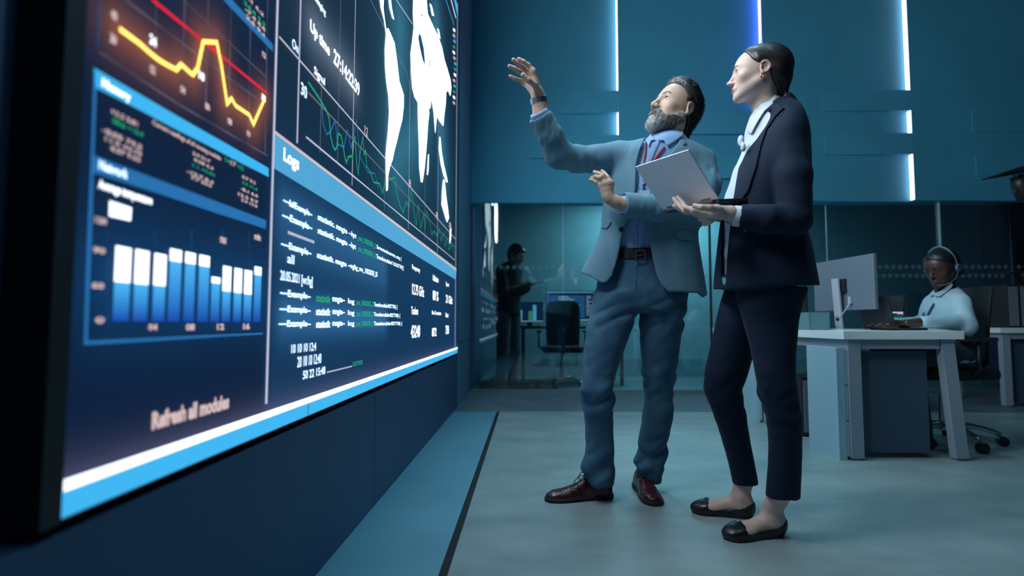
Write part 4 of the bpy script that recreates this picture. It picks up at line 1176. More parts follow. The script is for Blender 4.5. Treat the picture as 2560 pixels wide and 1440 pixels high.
patch('pocket_flap', [(1510, 548), (1528, 553), (1524, 564), (1516, 573), (1503, 569), (1506, 558)], jacket_solid, jacket_m, jacket, 2.38)
patch('pocket_flap', [(1686, 572), (1735, 576), (1744, 604), (1700, 600), (1689, 592)], jacket_solid, jacket_m, jacket, 2.38)
button_m = mat('horn_button', (.02, .03, .035), rough=.3)
q = hit(jb, 1553, 573, .003)
MB().cyl(q, (0.1, 1, 0), .010, .006, 20).build('button', button_m, jacket, sm=False)

# shirt with collar
SHR = [(318, 1640, 1704, 2.525, .060), (334, 1632, 1706, 2.515, .066), (350, 1618, 1716, 2.50, .085), (372, 1580, 1735, 2.50, .100), (420, 1535, 1752, 2.50, .108), (500, 1520, 1742, 2.49, .115), (585, 1518, 1734, 2.48, .112), (640, 1520, 1730, 2.49, .112)]
sh0 = loft(silh(SHR, 2.5, .12), n=2.2, cap=.006)
def shirt_f(p):
    g = np.exp(-((p[:, 2] - px(1590, 610, 2.37)[2]) / .07) ** 2)
    d = sh0(p) + .0035 * ridged(p, .05, 7, (1, 1, .25)) * (.3 + g)
    cR = rc(SR[-1], SR[-1] + (SR[-1] - SR[-2]) * .22, .040, .039)(p); cL = rc(SL[-1] - (SL[-1] - SL[-2]) * .1, SL[-1] + (SL[-1] - SL[-2]) * .06, .040, .036)(p)
    nR = SR[-1] - SR[-2]; lR = np.linalg.norm(nR); nL = SL[-1] - SL[-2]; lL = np.linalg.norm(nL)
    cR = smax(cR, ((p - SR[-1]) @ nR) / lR - lR * .22, .002); cL = smax(cL, ((p - SL[-1]) @ nL) / lL - .007, .002)
    d = smax(d, -ell(px(1668, 322, 2.51), (.060, .056, .04))(p), .003)
    return np.minimum(np.minimum(d, cR), cL)
shirt = sculpt('shirt', [(shirt_f, *frame_box([px(1320, 260, 2.15), px(1760, 330, 2.7), px(1480, 670, 2.2)], .02), .005)], shirt_m, man, it=2)
sb = bvh_of(shirt)
patch('collar', [(1624, 331), (1634, 344), (1641, 351), (1629, 351), (1622, 368), (1613, 350)], sh0, shirt_m, shirt, 2.42, lift=.008)
patch('collar', [(1641, 351), (1652, 335), (1668, 332), (1690, 330), (1708, 328), (1707, 340), (1690, 352), (1668, 366), (1660, 352)], sh0, shirt_m, shirt, 2.42, lift=.008)
patch('placket', [(1638, 352), (1652, 352), (1640, 376), (1626, 410), (1606, 480), (1596, 545), (1594, 640), (1578, 640), (1580, 545), (1590, 480), (1610, 410), (1626, 376)], shirt_f, shirt_m, shirt, 2.38, lift=.002, thick=.005)
pearl = mat('pearl_button', (.6, .65, .7), rough=.2)
for (x, y) in ((1634, 362), (1621, 397), (1583, 574), (1586, 622)):
    q = hit(sb, x, y, .004)
    MB().cyl(q, (0, 1, .1), .0052, .003, 14).build('button', pearl, shirt)
red = mat('red_ribbon', (.45, .012, .03), rough=.6)
patch('lanyard', [(1614, 352), (1618, 352), (1613, 400), (1611, 450), (1608, 460), (1606, 450), (1609, 400)], sh0, red, man, 2.38, lift=.004, thick=.005, h=.0025, it=0)
patch('lanyard', [(1658, 366), (1664, 368), (1640, 400), (1614, 462), (1608, 462), (1632, 400)], sh0, red, man, 2.38, lift=.004, thick=.005, h=.0025, it=0)
q = hit(sb, 1609, 468, .008)
cl = MB().box(q[0] - .003, q[0] + .003, q[1] - .002, q[1] + .002, q[2] - .012, q[2] + .008).cyl(q + A(0, 0, .008), (0, 1, 0), .005, .003).build('lanyard_clip', steel, man)
MB().box(q[0] - .028, q[0] + .028, q[1] - .001, q[1] + .001, q[2] - .09, q[2] - .014, bev=.001).build('name_badge', mat('badge_sleeve', (.5, .65, .72), rough=.2), man)

# jeans
PEL = [(628, 1508, 1722, 2.49, .108), (690, 1496, 1722, 2.50, .125), (735, 1488, 1718, 2.50, .13), (775, 1482, 1712, 2.50, .115)]
LR = [(735, 1488, 1600, 2.50, .12), (765, 1482, 1594, 2.50, .115), (800, 1470, 1588, 2.495, .105), (850, 1463, 1570, 2.48, .095), (900, 1457, 1551, 2.47, .085), (950, 1454, 1538, 2.46, .078), (985, 1449, 1535, 2.465, .076), (1010, 1455, 1533, 2.47, .074),
      (1060, 1462, 1533, 2.49, .070), (1110, 1463, 1536, 2.50, .068), (1150, 1457, 1540, 2.50, .068), (1185, 1460, 1538, 2.50, .066), (1212, 1472, 1533, 2.50, .060)]
LL = [(735, 1592, 1716, 2.50, .12), (765, 1594, 1711, 2.50, .115), (800, 1598, 1708, 2.505, .105), (850, 1600, 1702, 2.52, .095), (900, 1603, 1696, 2.54, .085), (950, 1605, 1689, 2.56, .078), (1000, 1609, 1685, 2.58, .075), (1050, 1605, 1681, 2.60, .072),
      (1100, 1596, 1670, 2.62, .070), (1140, 1592, 1662, 2.625, .068), (1160, 1585, 1665, 2.62, .072), (1178, 1592, 1660, 2.62, .066), (1205, 1602, 1652, 2.62, .058)]
pel, lr_, ll_ = loft(silh(PEL, 2.5, .12), cap=.01), loft(silh(LR, 2.5, .08), n=2.15, cap=.008), loft(silh(LL, 2.5, .08), n=2.15, cap=.008)
zk, za, zc = px(1500, 975, 2.47)[2], px(1500, 1165, 2.5)[2], px(1600, 790, 2.5)[2]
def jeans_f(p):
    z = p[:, 2]
    w_ = np.exp(-((z - zk) / .09) ** 2) + 1.3 * np.exp(-((z - za) / .07) ** 2) + .8 * np.exp(-((z - zc) / .06) ** 2) + .12
    fold = .0075 * w_ * ridged(p, .050, 9, (.45, .45, 1.5))
    a, b = lr_(p) + fold, ll_(p) + fold
    d = smin(np.minimum(a, b), pel(p) + .3 * fold, .03)
    return smax(d, -ell(px(1600, 632, 2.5), (.10, .09, .015))(p), .003)
jeans = sculpt('jeans', [(jeans_f, *frame_box([px(1440, 620, 2.3), px(1740, 640, 2.72), px(1440, 1220, 2.35), px(1700, 1220, 2.75)], .01), .0055)], jeans_m, man, it=2)
jn = bvh_of(jeans)
drape('fly_seam', [(1591, 660), (1593, 660), (1592, 690), (1590, 725), (1588, 725), (1590, 690)], jn, mat('denim_seam', (.04, .10, .17), rough=.8), jeans, .002, .002)
# belt
bz = px(1590, 640, 2.37)[2]
P0 = silh([(628, 1514, 1724, 2.49, .112), (652, 1508, 1724, 2.49, .117)], 2.5, .12)
mb = MB(); n = 48
for a, b in ((0, 1),):
    r0 = [(P0[1][1] + (P0[1][3] + .003) * math.cos(t), P0[1][2] + (P0[1][4] + .003) * math.sin(t), P0[1][0]) for t in np.linspace(0, 2 * math.pi, n, endpoint=False)]
    r1 = [(x, y, P0[0][0]) for x, y, z in r0]
    v0, v1 = [mb.bm.verts.new(p) for p in r0], [mb.bm.verts.new(p) for p in r1]
    v2, v3 = [mb.bm.verts.new((p[0] * .97 + .03 * P0[0][1], p[1] * .97 + .03 * 2.49, p[2])) for p in r0], [mb.bm.verts.new((p[0] * .97 + .03 * P0[0][1], p[1] * .97 + .03 * 2.49, p[2])) for p in r1]
    for i in range(n):
        j = (i + 1) % n
        mb.bm.faces.new((v0[i], v0[j], v1[j], v1[i])); mb.bm.faces.new((v2[i], v2[j], v3[j], v3[i])); mb.bm.faces.new((v0[i], v0[j], v2[j], v2[i])); mb.bm.faces.new((v1[i], v1[j], v3[j], v3[i]))
belt = mb.build('belt', belt_m, man, sm=False)
bb_ = bvh_of(belt); q = hit(bb_, 1601, 639, .004)
m_ = MB()
for (x0, x1, z0, z1) in ((-.022, -.018, -.023, .023), (.018, .022, -.023, .023), (-.022, .022, .019, .023), (-.022, .022, -.023, -.019), (-.018, .006, -.0015, .0015)): m_.box(q[0] + x0, q[0] + x1, q[1] - .003, q[1] + .001, q[2] + z0, q[2] + z1)
m_.build('belt_buckle', steel, belt)
# shoes
fR = Foot(onz(1530, 1243), onz(1372, 1252), 1.0); fL = Foot(A(*onz(1640, 1266)) + A(-.015, .30, 0), A(*onz(1640, 1266)), 1.0)
brogue(fR, man, leather_red, sole_m); brogue(fL, man, leather_red, sole_m)

# skin: head, neck, hands in one body mesh
neck = chain([MH.wor((0, -.015, -.05)), px(1668, 335, 2.52), px(1655, 400, 2.52)], [.056, .060, .07], .02)
J = lambda sc, ox, oy, Y, pts: [px(ox + x / sc, oy + y / sc, yy) for (x, y), yy in zip(pts, Y)]
K1 = lambda pts, Y: J(8.47, 1260, 130, Y, pts)
rh_f = [K1([(610, 410), (520, 280), (410, 205), (315, 150)], [2.205, 2.195, 2.185, 2.18]), K1([(540, 460), (400, 330), (290, 235), (200, 165)], [2.225, 2.21, 2.20, 2.19]),
        K1([(480, 540), (335, 420), (215, 345), (115, 300)], [2.245, 2.23, 2.22, 2.21]), K1([(460, 670), (330, 600), (220, 560), (128, 510)], [2.262, 2.25, 2.24, 2.235])]
rh_t = K1([(735, 850), (650, 690), (520, 600), (402, 485)], [2.215, 2.185, 2.165, 2.155])
rw = px(1347, 245, 2.235)
handR = hand([(SR[-1], .033), (px(1349, 262, 2.238), .029), (rw, .030)], (px(1343, 232, 2.235), .021), rh_f, rh_t, fr=.0094)
K2 = lambda pts, Y: J(9.6, 1460, 410, Y, pts)
lh_f = [K2([(650, 470), (570, 310), (490, 220), (430, 165)], [2.262, 2.27, 2.29, 2.30]), K2([(575, 465), (460, 275), (340, 220), (245, 190)], [2.258, 2.255, 2.275, 2.30]),
        K2([(490, 480), (385, 330), (270, 305), (185, 325)], [2.262, 2.255, 2.275, 2.30]), K2([(410, 520), (300, 440), (205, 385), (142, 375)], [2.272, 2.27, 2.28, 2.30])]
lh_t = K2([(600, 700), (620, 560), (640, 420)], [2.30, 2.32, 2.335])
handL = hand([(px(1560, 511, 2.28), .028), (px(1540, 505, 2.275), .0255), (px(1524, 496, 2.27), .0245)], (px(1519, 487, 2.272), .020), lh_f, lh_t, fr=.0083, k=.006)
skin_man = A(.56, .36, .28)
hcol = MH.colour(skin_man)
lo_, hi_ = MH.box(); lo_ = lo_ - A(0, 0, .08)
tor_in = sunion(.05, chain([px(1660, 400, 2.51), px(1640, 470, 2.50), px(1620, 560, 2.50), px(1612, 640, 2.50)], [.085, .095, .085, .085], .04), rc(px(1590, 398, 2.51), px(1720, 402, 2.51), .045, .045), rc(px(1600, 420, 2.51), px(1570, 402, 2.51), .05, .045))
armsR, armsL = chain([px(1590, 398, 2.51)] + SR[0:4] + [SR[-1]], [.045, .045, .042, .040, .038, .0325], .02), chain([px(1720, 402, 2.51)] + SL[0:4] + [SL[-1]], [.045, .045, .042, .040, .036, .030], .02)
F_head = boxed(MH.field(), *MH.box())
F_hR = boxed(handR, *frame_box([SR[-1], rw] + [a for f_ in rh_f for a in f_] + rh_t, .045)); F_hL = boxed(handL, *frame_box([SL[-1]] + [a for f_ in lh_f for a in f_] + lh_t, .045))
neck_b = boxed(neck, *frame_box([MH.wor((0, -.015, -.05)), px(1655, 400, 2.52)], .10))
def body_f(p):
    d = smin(smin(tor_in(p), armsR(p), .02), armsL(p), .02)
    d = smin(d, neck_b(p), .02); d = smin(d, F_head(p), .020)
    return np.minimum(np.minimum(d, F_hR(p)), F_hL(p))
pb = sculpt('body', [(body_f, *frame_box([px(1265, 140, 2.15), px(1790, 300, 2.6), px(1612, 680, 2.5), MH.box()[0], MH.box()[1]], .03), .0026)], skin_m(), man, hcol)
MH.eyes(man, (.035, .05, .055)); MH.brows(man, ('brow_grey', (.12, .10, .09)), th=.0024, z=.039)
man_head_hair(MH, man); man_beard(MH, man)
# watch: a steel bracelet of links
ax = px(1345, 236, 2.235) - px(1350, 268, 2.24); ax /= np.linalg.norm(ax); c0 = px(1347.5, 253, 2.238)
u = np.cross(ax, A(0, 1, 0)); u /= np.linalg.norm(u); v = np.cross(ax, u)
wt = empty('wristwatch', tuple(c0)); wt.parent = man; wt.matrix_parent_inverse = man.matrix_world.inverted()
mb = MB()
for k in range(22):
    t = 2 * math.pi * k / 22; d_ = u * math.cos(t) + v * math.sin(t); e_ = -u * math.sin(t) + v * math.cos(t); c_ = c0 + d_ * .0325
    M = Matrix(((*[float(x) for x in (d_[0], e_[0], ax[0])], c_[0]), (d_[1], e_[1], ax[1], c_[1]), (d_[2], e_[2], ax[2], c_[2]), (0, 0, 0, 1)))
    mb.box(-.0022, .0022, -.0040, .0040, -.011, .011, M=M, bev=.0008)
br = mb.build('bracelet', steel, wt)
d_ = -v if v[1] < 0 else v; c_ = c0 + d_ * .034
MB().cyl(c_, d_, .018, .010, 28).build('watch_case', steel, wt)
# ================================================================== the woman in the navy suit
navy = mat('navy_suit', (.004, .014, .036), rough=.75, sheen=.05, bump=.25, bump_scale=1100, spec=.2)
navy2 = mat('navy_trousers', (.003, .012, .034), rough=.7, sheen=.05, bump=.2, bump_scale=1100, spec=.2)
white_m = mat('white_blouse', (.60, .66, .74), rough=.6, bump=.1, bump_scale=700)
flat_m = mat('black_leather', (.007, .008, .012), rough=.36, coat=.1)
wo = empty('person', (.87, 2.1, 0)); tag(wo, 'woman with tied-back hair in a navy suit holding an open silver laptop', 'person')
WJ = [(252, 1916, 1976, 2.09, .066), (264, 1902, 1984, 2.09, .082), (282, 1888, 1998, 2.09, .125), (310, 1880, 2010, 2.09, .165), (345, 1866, 2022, 2.09, .185), (395, 1846, 2026, 2.09, .18), (450, 1826, 2026, 2.09, .165), (510, 1808, 2020, 2.09, .152), (570, 1800, 2018, 2.09, .152),
      (625, 1794, 2030, 2.09, .165), (680, 1788, 2040, 2.09, .178), (735, 1784, 2050, 2.09, .185)]
wt_ = loft(silh(WJ, 2.09, .17), n=2.2, cap=.03)
NA = [px(1966, 345, 1.965), px(1984, 440, 1.915), px(1988, 548, 1.905), px(1920, 548, 1.905), px(1848, 541, 1.93)]; NAr = [.062, .057, .054, .049, .043]
FA = [px(1905, 350, 2.23), px(1900, 450, 2.27), px(1885, 530, 2.27), px(1838, 540, 2.17)]; FAr = [.060, .052, .048, .042]
upN, foN, farA = chain(NA[:3], NAr[:3], .02), chain(NA[2:], NAr[2:], .015), chain(FA, FAr, .02)
w_open = prism([(1930, 250), (1903, 284), (1884, 322), (1862, 372), (1849, 402), (1840, 450), (1835, 495), (1828, 540), (1821, 600), (1817, 650), (1814, 712), (1806, 712), (1804, 650), (1806, 600), (1811, 540), (1820, 480), (1828, 430), (1838, 395), (1845, 372), (1848, 340), (1868, 300), (1890, 262)], 1.95)
w_hem = prism([(1700, 724), (1806, 724), (1812, 727), (1850, 729), (1930, 722), (1985, 713), (2047, 714), (2200, 708), (2200, 1000), (1700, 1000)], 2.0)
def wjacket_f(p):
    t = wt_(p) + .0018 * noise(p, .12, 4, (1, 1, .4)) + .003 * ridged(p, .10, 6, (1, 1, .5)) * np.exp(-((p[:, 2] - 1.15) / .12) ** 2)
    t = smin(t, farA(p), .03)
    t = smin(t, upN(p) - .0035 * ridged(p, .05, 5, (1, .6, 1)) * np.exp(-((p - NA[2]) ** 2).sum(1) / .11 ** 2), .018)
    sh = smax(t, -(t + .011), .002)
    sh = smax(sh, -w_open(p), .003); sh = smax(sh, -w_hem(p), .003)
    sh = smax(sh, -ell(px(1910, 246, 2.09), (.062, .060, .050))(p), .004)
    f_ = foN(p) - .003 * ridged(p, .045, 8, (1, .6, 1)) * np.exp(-((p - NA[2]) ** 2).sum(1) / .12 ** 2)
    f_ = smin(f_, upN(p) + .006, .02)
    nL = NA[-1] - NA[-2]; nL = nL / np.linalg.norm(nL)
    f_ = smax(f_, (p - NA[-1]) @ nL, .003)
    f_ = smax(f_, -rc(NA[-1] + nL * .03, NA[-1] - nL * .05, .036, .036)(p), .002)
    return np.minimum(sh, f_)
wj = sculpt('blazer', [(wjacket_f, *frame_box([px(1780, 255, 1.82), px(2060, 235, 2.36), px(1780, 740, 1.8), px(2060, 740, 2.36)], .04), .0055)], navy, wo, it=2)
wjb = bvh_field(lambda p: smin(wt_(p), upN(p), .018), *frame_box([px(1780, 255, 1.82), px(2060, 235, 2.36), px(1780, 740, 1.8), px(2060, 740, 2.36)], .04))
patch('lapel', [(1946, 255), (1960, 270), (1938, 292), (1916, 324), (1903, 362), (1890, 420), (1870, 480), (1842, 514), (1829, 520), (1836, 480), (1841, 448), (1849, 404), (1862, 374), (1882, 326), (1903, 286), (1926, 264)], lambda p: smin(wt_(p), upN(p), .018), navy, wj, 2.0, lift=.004, thick=.007, back=.16)
neck_roll = lambda pts, r: chain([px(*p) for p in pts], r, .004)
cf = neck_roll([(1926, 276, 2.005), (1941, 260, 2.01), (1957, 252, 2.04), (1972, 252, 2.09), (1978, 262, 2.15)], [.009, .012, .013, .013, .011])
sculpt('collar', [(cf, *frame_box([px(1905, 300, 1.98), px(1985, 240, 2.2)], .03), .0035)], navy, wj)
q = hit(wjb, 1862, 570, .003)
if q is not None: MB().box(q[0] - .003, q[0] + .003, q[1] - .003, q[1] + .002, q[2] - .012, q[2] + .006, bev=.001).build('cuff_button', steel, wj)
# blouse
WS = [(244, 1902, 1943, 2.09, .052), (262, 1891, 1955, 2.09, .058), (280, 1880, 1972, 2.09, .075), (310, 1868, 1985, 2.09, .10), (360, 1858, 2008, 2.09, .135), (420, 1836, 2006, 2.09, .13), (500, 1812, 1990, 2.09, .12), (600, 1806, 2000, 2.09, .125), (690, 1804, 2010, 2.09, .130)]
ws = loft(silh(WS, 2.09, .12), cap=.006)
def blouse_f(p):
    d = ws(p) - .003 + .002 * ridged(p, .04, 3, (1, 1, .25))
    d = smin(d, ell(px(1852, 352, 2.05), (.011, .019, .022))(p), .008); d = smin(d, ell(px(1858, 368, 2.03), (.009, .015, .018))(p), .008)
    d = smax(d, -ell(px(1915, 246, 2.09), (.052, .055, .03))(p), .003)
    nL = NA[-1] - NA[-2]; nL = nL / np.linalg.norm(nL)
    c = rc(NA[-1] - nL * .02, NA[-1] + nL * .022, .0375, .036)(p); c = smax(c, (p - NA[-1]) @ nL - .022, .002)
    return np.minimum(d, c)
blouse = sculpt('blouse', [(blouse_f, *frame_box([px(1790, 240, 1.85), px(2010, 240, 2.3), px(1790, 720, 1.85)], .02), .005)], white_m, wo, it=2)
patch('collar', [(1929, 251), (1936, 257), (1912, 278), (1894, 306), (1878, 336), (1868, 330), (1871, 306), (1887, 284), (1908, 266)], ws, white_m, blouse, 2.04, lift=.009, thick=.006, back=.12)
# trousers
WA = [(720, 1812, 1935, 2.17, .10), (760, 1800, 1925, 2.17, .095), (800, 1790, 1905, 2.175, .085), (850, 1780, 1892, 2.18, .078), (900, 1768, 1880, 2.185, .072), (950, 1759, 1864, 2.19, .066), (975, 1760, 1858, 2.195, .064), (1000, 1768, 1860, 2.20, .062), (1050, 1788, 1868, 2.225, .058), (1100, 1804, 1876, 2.25, .054), (1150, 1818, 1886, 2.27, .050), (1210, 1832, 1897, 2.285, .046)]
WB = [(720, 1838, 2022, 2.03, .11), (760, 1845, 2008, 2.03, .10), (800, 1856, 1998, 2.03, .088), (850, 1870, 1993, 2.02, .080), (900, 1881, 1990, 2.01, .072), (950, 1889, 1991, 2.00, .066), (1000, 1900, 2000, 2.00, .062), (1050, 1914, 2006, 2.01, .059), (1100, 1920, 2006, 2.02, .056), (1150, 1920, 2005, 2.03, .053), (1200, 1917, 2003, 2.035, .050), (1244, 1913, 2001, 2.04, .048)]
wa, wb = loft(silh(WA, 2.2, .07), n=2.1, cap=.006), loft(silh(WB, 2.0, .07), n=2.1, cap=.006)
zk2 = px(1930, 1000, 2.0)[2]
def wtr_f(p):
    f_ = .004 * ridged(p, .05, 9, (.5, .5, 1.4)) * (np.exp(-((p[:, 2] - zk2) / .08) ** 2) + .12)
    d = smin(wa(p) + f_, wb(p) + f_, .008)
    for r in ((px(1866, 1206, 2.285), .040), (px(1957, 1240, 2.04), .042)): d = smax(d, -ell(r[0] - A(0, 0, .02), (r[1], r[1], .05))(p), .003)
    return d
sculpt('trousers', [(wtr_f, *frame_box([px(1750, 715, 1.88), px(2030, 715, 2.32), px(1750, 1250, 1.9), px(2030, 1250, 2.36)], .01), .0055)], navy2, wo, it=2)
# feet and flats
gA = Foot(A(*onz(1886, 1296)), A(*onz(1742, 1279)), 1.02); gB = Foot(A(*onz(1962, 1338)), A(*onz(1818, 1347)), 1.02)
def foot_f(kx=0):
    f0 = sunion(.03, ell((0, .034, .036), (.029, .034, .036)), rc((0, .045, .06), (0, .15, .026), .034, .024), ell((0, .165, .024), (.040, .042, .022)), ell((-.004, .200, .019), (.034, .034, .016)))
    return f0
ft0 = foot_f()
def flat_f(q):
    t = np.minimum(off(ft0, .0045)(q), rc((0, .04, .020), (0, .17, .018), .028, .038)(q)); top = np.interp(q[:, 1], [-.01, .02, .05, .10, .15, .165, .18, .3], [.066, .055, .040, .027, .024, .028, .08, .09])
    d = smax(t, (q[:, 2] - top) * .8, .002)
    sole = np.maximum(t - .002, q[:, 2] - .008)
    return smax(np.minimum(d, sole), -q[:, 2], .001)
ankles = []
for g_, top_, rr0 in ((gA, px(1864, 1190, 2.285), .038), (gB, px(1953, 1225, 2.04), .040)):
    an = rc(g_.wor((0, .050, .085)), top_, .033, rr0); an2 = ell(g_.wor((.022, .048, .080)), (.014, .014, .016)); an3 = ell(g_.wor((-.022, .048, .080)), (.014, .014, .016))
    low = ell(g_.wor((0, .042, .06)), (.030, .030, .05))
    ankles.append(((lambda g_, an, an2, an3, low: lambda p: sunion(.015, sunion(.02, g_.w(ft0), an, low), an2, an3)(p))(g_, an, an2, an3, low), *frame_box([g_.wor((0, 0, 0)), g_.wor((0, .24, 0)), top_ + A(0, 0, .02)], .05), .003))
    sh_ = sculpt('ballet_flat', [(g_.w(flat_f), *frame_box([g_.wor((0, 0, 0)), g_.wor((0, .24, .08))], .05), .0025)], flat_m, wo)
    m_ = MB(); zt = .0535
    for sg in (-1, 1): m_.box(min(0, sg * .034), max(0, sg * .034), -.011, .011, -.003, .004, M=Matrix.Translation(Vector(g_.wor((0, .178, zt)))) @ Matrix(np.vstack([np.hstack([g_.R.T, np.zeros((3, 1))]), [0, 0, 0, 1]]).tolist()) @ Matrix.Rotation(sg * .25, 4, 'Y') @ Matrix.Rotation(-.25, 4, 'X'), bev=.002)
    bow = m_.build('bow', flat_m, sh_)
    MB().ball(g_.wor((0, .178, zt + .005)), .005).build('stud', steel, bow, sm=True)
# skin
K3 = lambda pts, Y: J(9.6, 1660, 470, Y, pts)
nh_f = [K3([(760, 520), (520, 470), (440, 350), (330, 225)], [1.930, 1.968, 2.002, 2.016]), K3([(770, 560), (500, 540), (330, 400), (235, 255)], [1.944, 1.982, 2.016, 2.030]),
        K3([(780, 590), (520, 580), (370, 500), (240, 430)], [1.963, 2.002, 2.021, 2.030]), K3([(800, 600), (560, 585), (430, 540), (300, 460)], [1.982, 2.016, 2.035, 2.040])]
nh_t = K3([(1300, 520), (1090, 480), (900, 465), (735, 425)], [1.867, 1.853, 1.853, 1.867])
wrn = NA[-1] + (NA[-1] - NA[-2]) * .05
handN = hand([(NA[-1], .027), (px(1826, 534, 1.925), .0255), (px(1806, 531, 1.92), .025)], (px(1790, 529, 1.90), .020), nh_f, nh_t, fr=.0086)
fh_f = [K3([(950, 560), (830, 650), (960, 660), (1140, 640)], [2.016, 1.987, 1.963, 1.958]), K3([(1000, 600), (890, 745), (1040, 720), (1220, 670)], [2.006, 1.978, 1.949, 1.949]),
        K3([(1080, 650), (985, 850), (1120, 790), (1270, 700)], [1.997, 1.968, 1.939, 1.939])]
fh_t = K3([(1300, 560), (1150, 500), (1000, 500)], [2.035, 2.016, 2.006])
handF = hand([(FA[-1], .028), (px(1815, 540, 2.14), .026)], (px(1800, 538, 2.12), .022), fh_f, fh_t, fr=.0098)
wneck = chain([WH.wor((0, -.02, -.05)), px(1908, 240, 2.09), px(1925, 285, 2.09)], [.046, .050, .060], .02)
lo_, hi_ = WH.box(); lo_ = lo_ - A(0, 0, .08)
wtor = sunion(.05, chain([px(1926, 310, 2.09), px(1935, 400, 2.09), px(1925, 560, 2.09), px(1925, 700, 2.09)], [.055, .085, .080, .095], .04), rc(px(1935, 348, 2.17), px(1938, 348, 2.01), .036, .036))
wlA = chain([px(1900, 710, 2.16), px(1845, 800, 2.175), px(1812, 960, 2.19), px(1848, 1100, 2.25), px(1864, 1190, 2.285)], [.070, .058, .040, .034, .034], .02)
wlB = chain([px(1935, 710, 2.04), px(1928, 800, 2.03), px(1942, 960, 2.00), px(1962, 1100, 2.02), px(1953, 1225, 2.04)], [.070, .060, .045, .040, .038], .02)
warm = union(chain([px(1938, 352, 2.01)] + NA[:3] + [NA[-1]], [.036, .042, .040, .038, .026], .02), chain([px(1935, 352, 2.17)] + FA[:3] + [FA[-1]], [.042, .042, .038, .034, .026], .02))
W_head = boxed(WH.field(), *WH.box()); wneck_b = boxed(wneck, *frame_box([WH.wor((0, -.02, -.05)), px(1925, 285, 2.09)], .09))
W_n = boxed(handN, *frame_box([NA[-1]] + [a for f_ in nh_f for a in f_] + nh_t, .04)); W_f = boxed(handF, *frame_box([FA[-1]] + [a for f_ in fh_f for a in f_] + fh_t, .045))
W_a = [boxed(f_, l_, h_) for (f_, l_, h_, s_) in ankles]
def wbody_f(p):
    d = smin(wtor(p), warm(p), .02); d = smin(smin(d, wneck_b(p), .02), W_head(p), .020)
    d = np.minimum(d, smin(wlA(p), W_a[0](p), .01)); d = np.minimum(d, smin(wlB(p), W_a[1](p), .01))
    return np.minimum(np.minimum(d, W_n(p)), W_f(p))
sculpt('body', [(wbody_f, *frame_box([WH.box()[0], WH.box()[1], px(1680, 500, 1.95), gA.wor((0, .24, -.01)), gB.wor((0, .24, -.01)), gB.wor((0, -.03, 0)), px(2010, 500, 1.86)], .03), .0027)], skin_m(), wo, WH.colour(A(.64, .45, .39), (.42, .15, .14)))
WH.eyes(wo, (.06, .12, .16)); WH.brows(wo, ('brow_brown', (.17, .11, .09)), th=.0024, z=.041, arch=.003)
woman_hair(WH, wo)
e_ = WH.wor((-.083, -.004, -.034))
MB().tube([e_ + A(math.cos(t) * .006, -.002, math.sin(t) * .008) for t in np.linspace(0, 2 * math.pi, 15)], .0022, 8).build('earring', mat('gold', (.85, .62, .42), rough=.25, metal=1), wo, sm=True)
wr = [(NA[-1] + (NA[-1] - NA[-2]) / np.linalg.norm(NA[-1] - NA[-2]) * .034)]
ax = NA[-1] - NA[-2]; ax /= np.linalg.norm(ax); u = np.cross(ax, A(0, 1, 0)); u /= np.linalg.norm(u); v = np.cross(ax, u)
MB().tube([wr[0] + (u * math.cos(t) + v * math.sin(t)) * .0265 for t in np.linspace(0, 2 * math.pi, 25)], .0022, 6).build('wrist_band', black, wo, sm=True)

# ------------------------------------------------------------------ her laptop
lap = empty('laptop', (.686, 2.007, 1.218)); tag(lap, 'open thin silver laptop held in the suited woman\'s hands', 'laptop')
silver = mat('silver_aluminium', (.92, .92, .98), rough=.5, metal=.0)
hn, hf_, tf_, tn = [A(*CAM) + .955 * (v - A(*CAM)) for v in (A(.686, 2.007, 1.218), A(.552, 2.274, 1.233), A(.427, 2.202, 1.392), A(.561, 1.935, 1.376))]
X_ = hf_ - hn; W_ = np.linalg.norm(X_); X_ /= W_; Y_ = tn - hn; H_ = np.linalg.norm(Y_); Y_ /= H_; Z_ = np.cross(X_, Y_)
def Mof(o, a, b, c): return Matrix(((a[0], b[0], c[0], o[0]), (a[1], b[1], c[1], o[1]), (a[2], b[2], c[2], o[2]), (0, 0, 0, 1)))
sgn = 1 if Z_ @ (A(*CAM) - hn) > 0 else -1          # outside of the lid looks at the camera
Mlid = Mof(hn, X_, Y_, Z_ * sgn)
lid = MB().box(0, W_, 0, H_, -.006, 0, M=Mlid, bev=.0015).build('lid', silver, lap)
MB().box(.006, W_ - .006, .008, H_ - .006, -.0068, -.0061, M=Mlid).build('screen', mat('laptop_screen', (.01, .01, .012), rough=.15, emit=(.1, .3, .5), strength=.6), lid)
for x0 in (.03, W_ - .075): MB().box(x0, x0 + .045, .004, .010, .0003, .0012, M=Mlid, bev=.0004).build('hinge_cover', mat('hinge_metal', (.25, .26, .3), rough=.3, metal=.9), lid)
B_ = np.cross(A(0, 0, 1), X_); B_ /= np.linalg.norm(B_)
if B_[0] < 0: B_ = -B_
B_ = B_ + A(0, 0, .12); B_ -= X_ * (B_ @ X_); B_ /= np.linalg.norm(B_); N_ = np.cross(X_, B_); N_ *= (1 if N_[2] > 0 else -1)
Mb = Mof(hn, X_, B_, N_)
base = MB().box(0, W_, 0.004, H_ - .012, -.012, .0, M=Mb, bev=.002).build('laptop_base', mat('dark_aluminium', (.09, .10, .13), rough=.35, metal=.7), lap)
MB().box(.012, W_ - .012, .03, .13, .0002, .0015, M=Mb).build('keyboard', black, base)
MB().cyl(hn + X_ * W_ / 2 - N_ * .004, X_, .0055, W_ * .86, 14).build('hinge', MATS['hinge_metal'], lap)
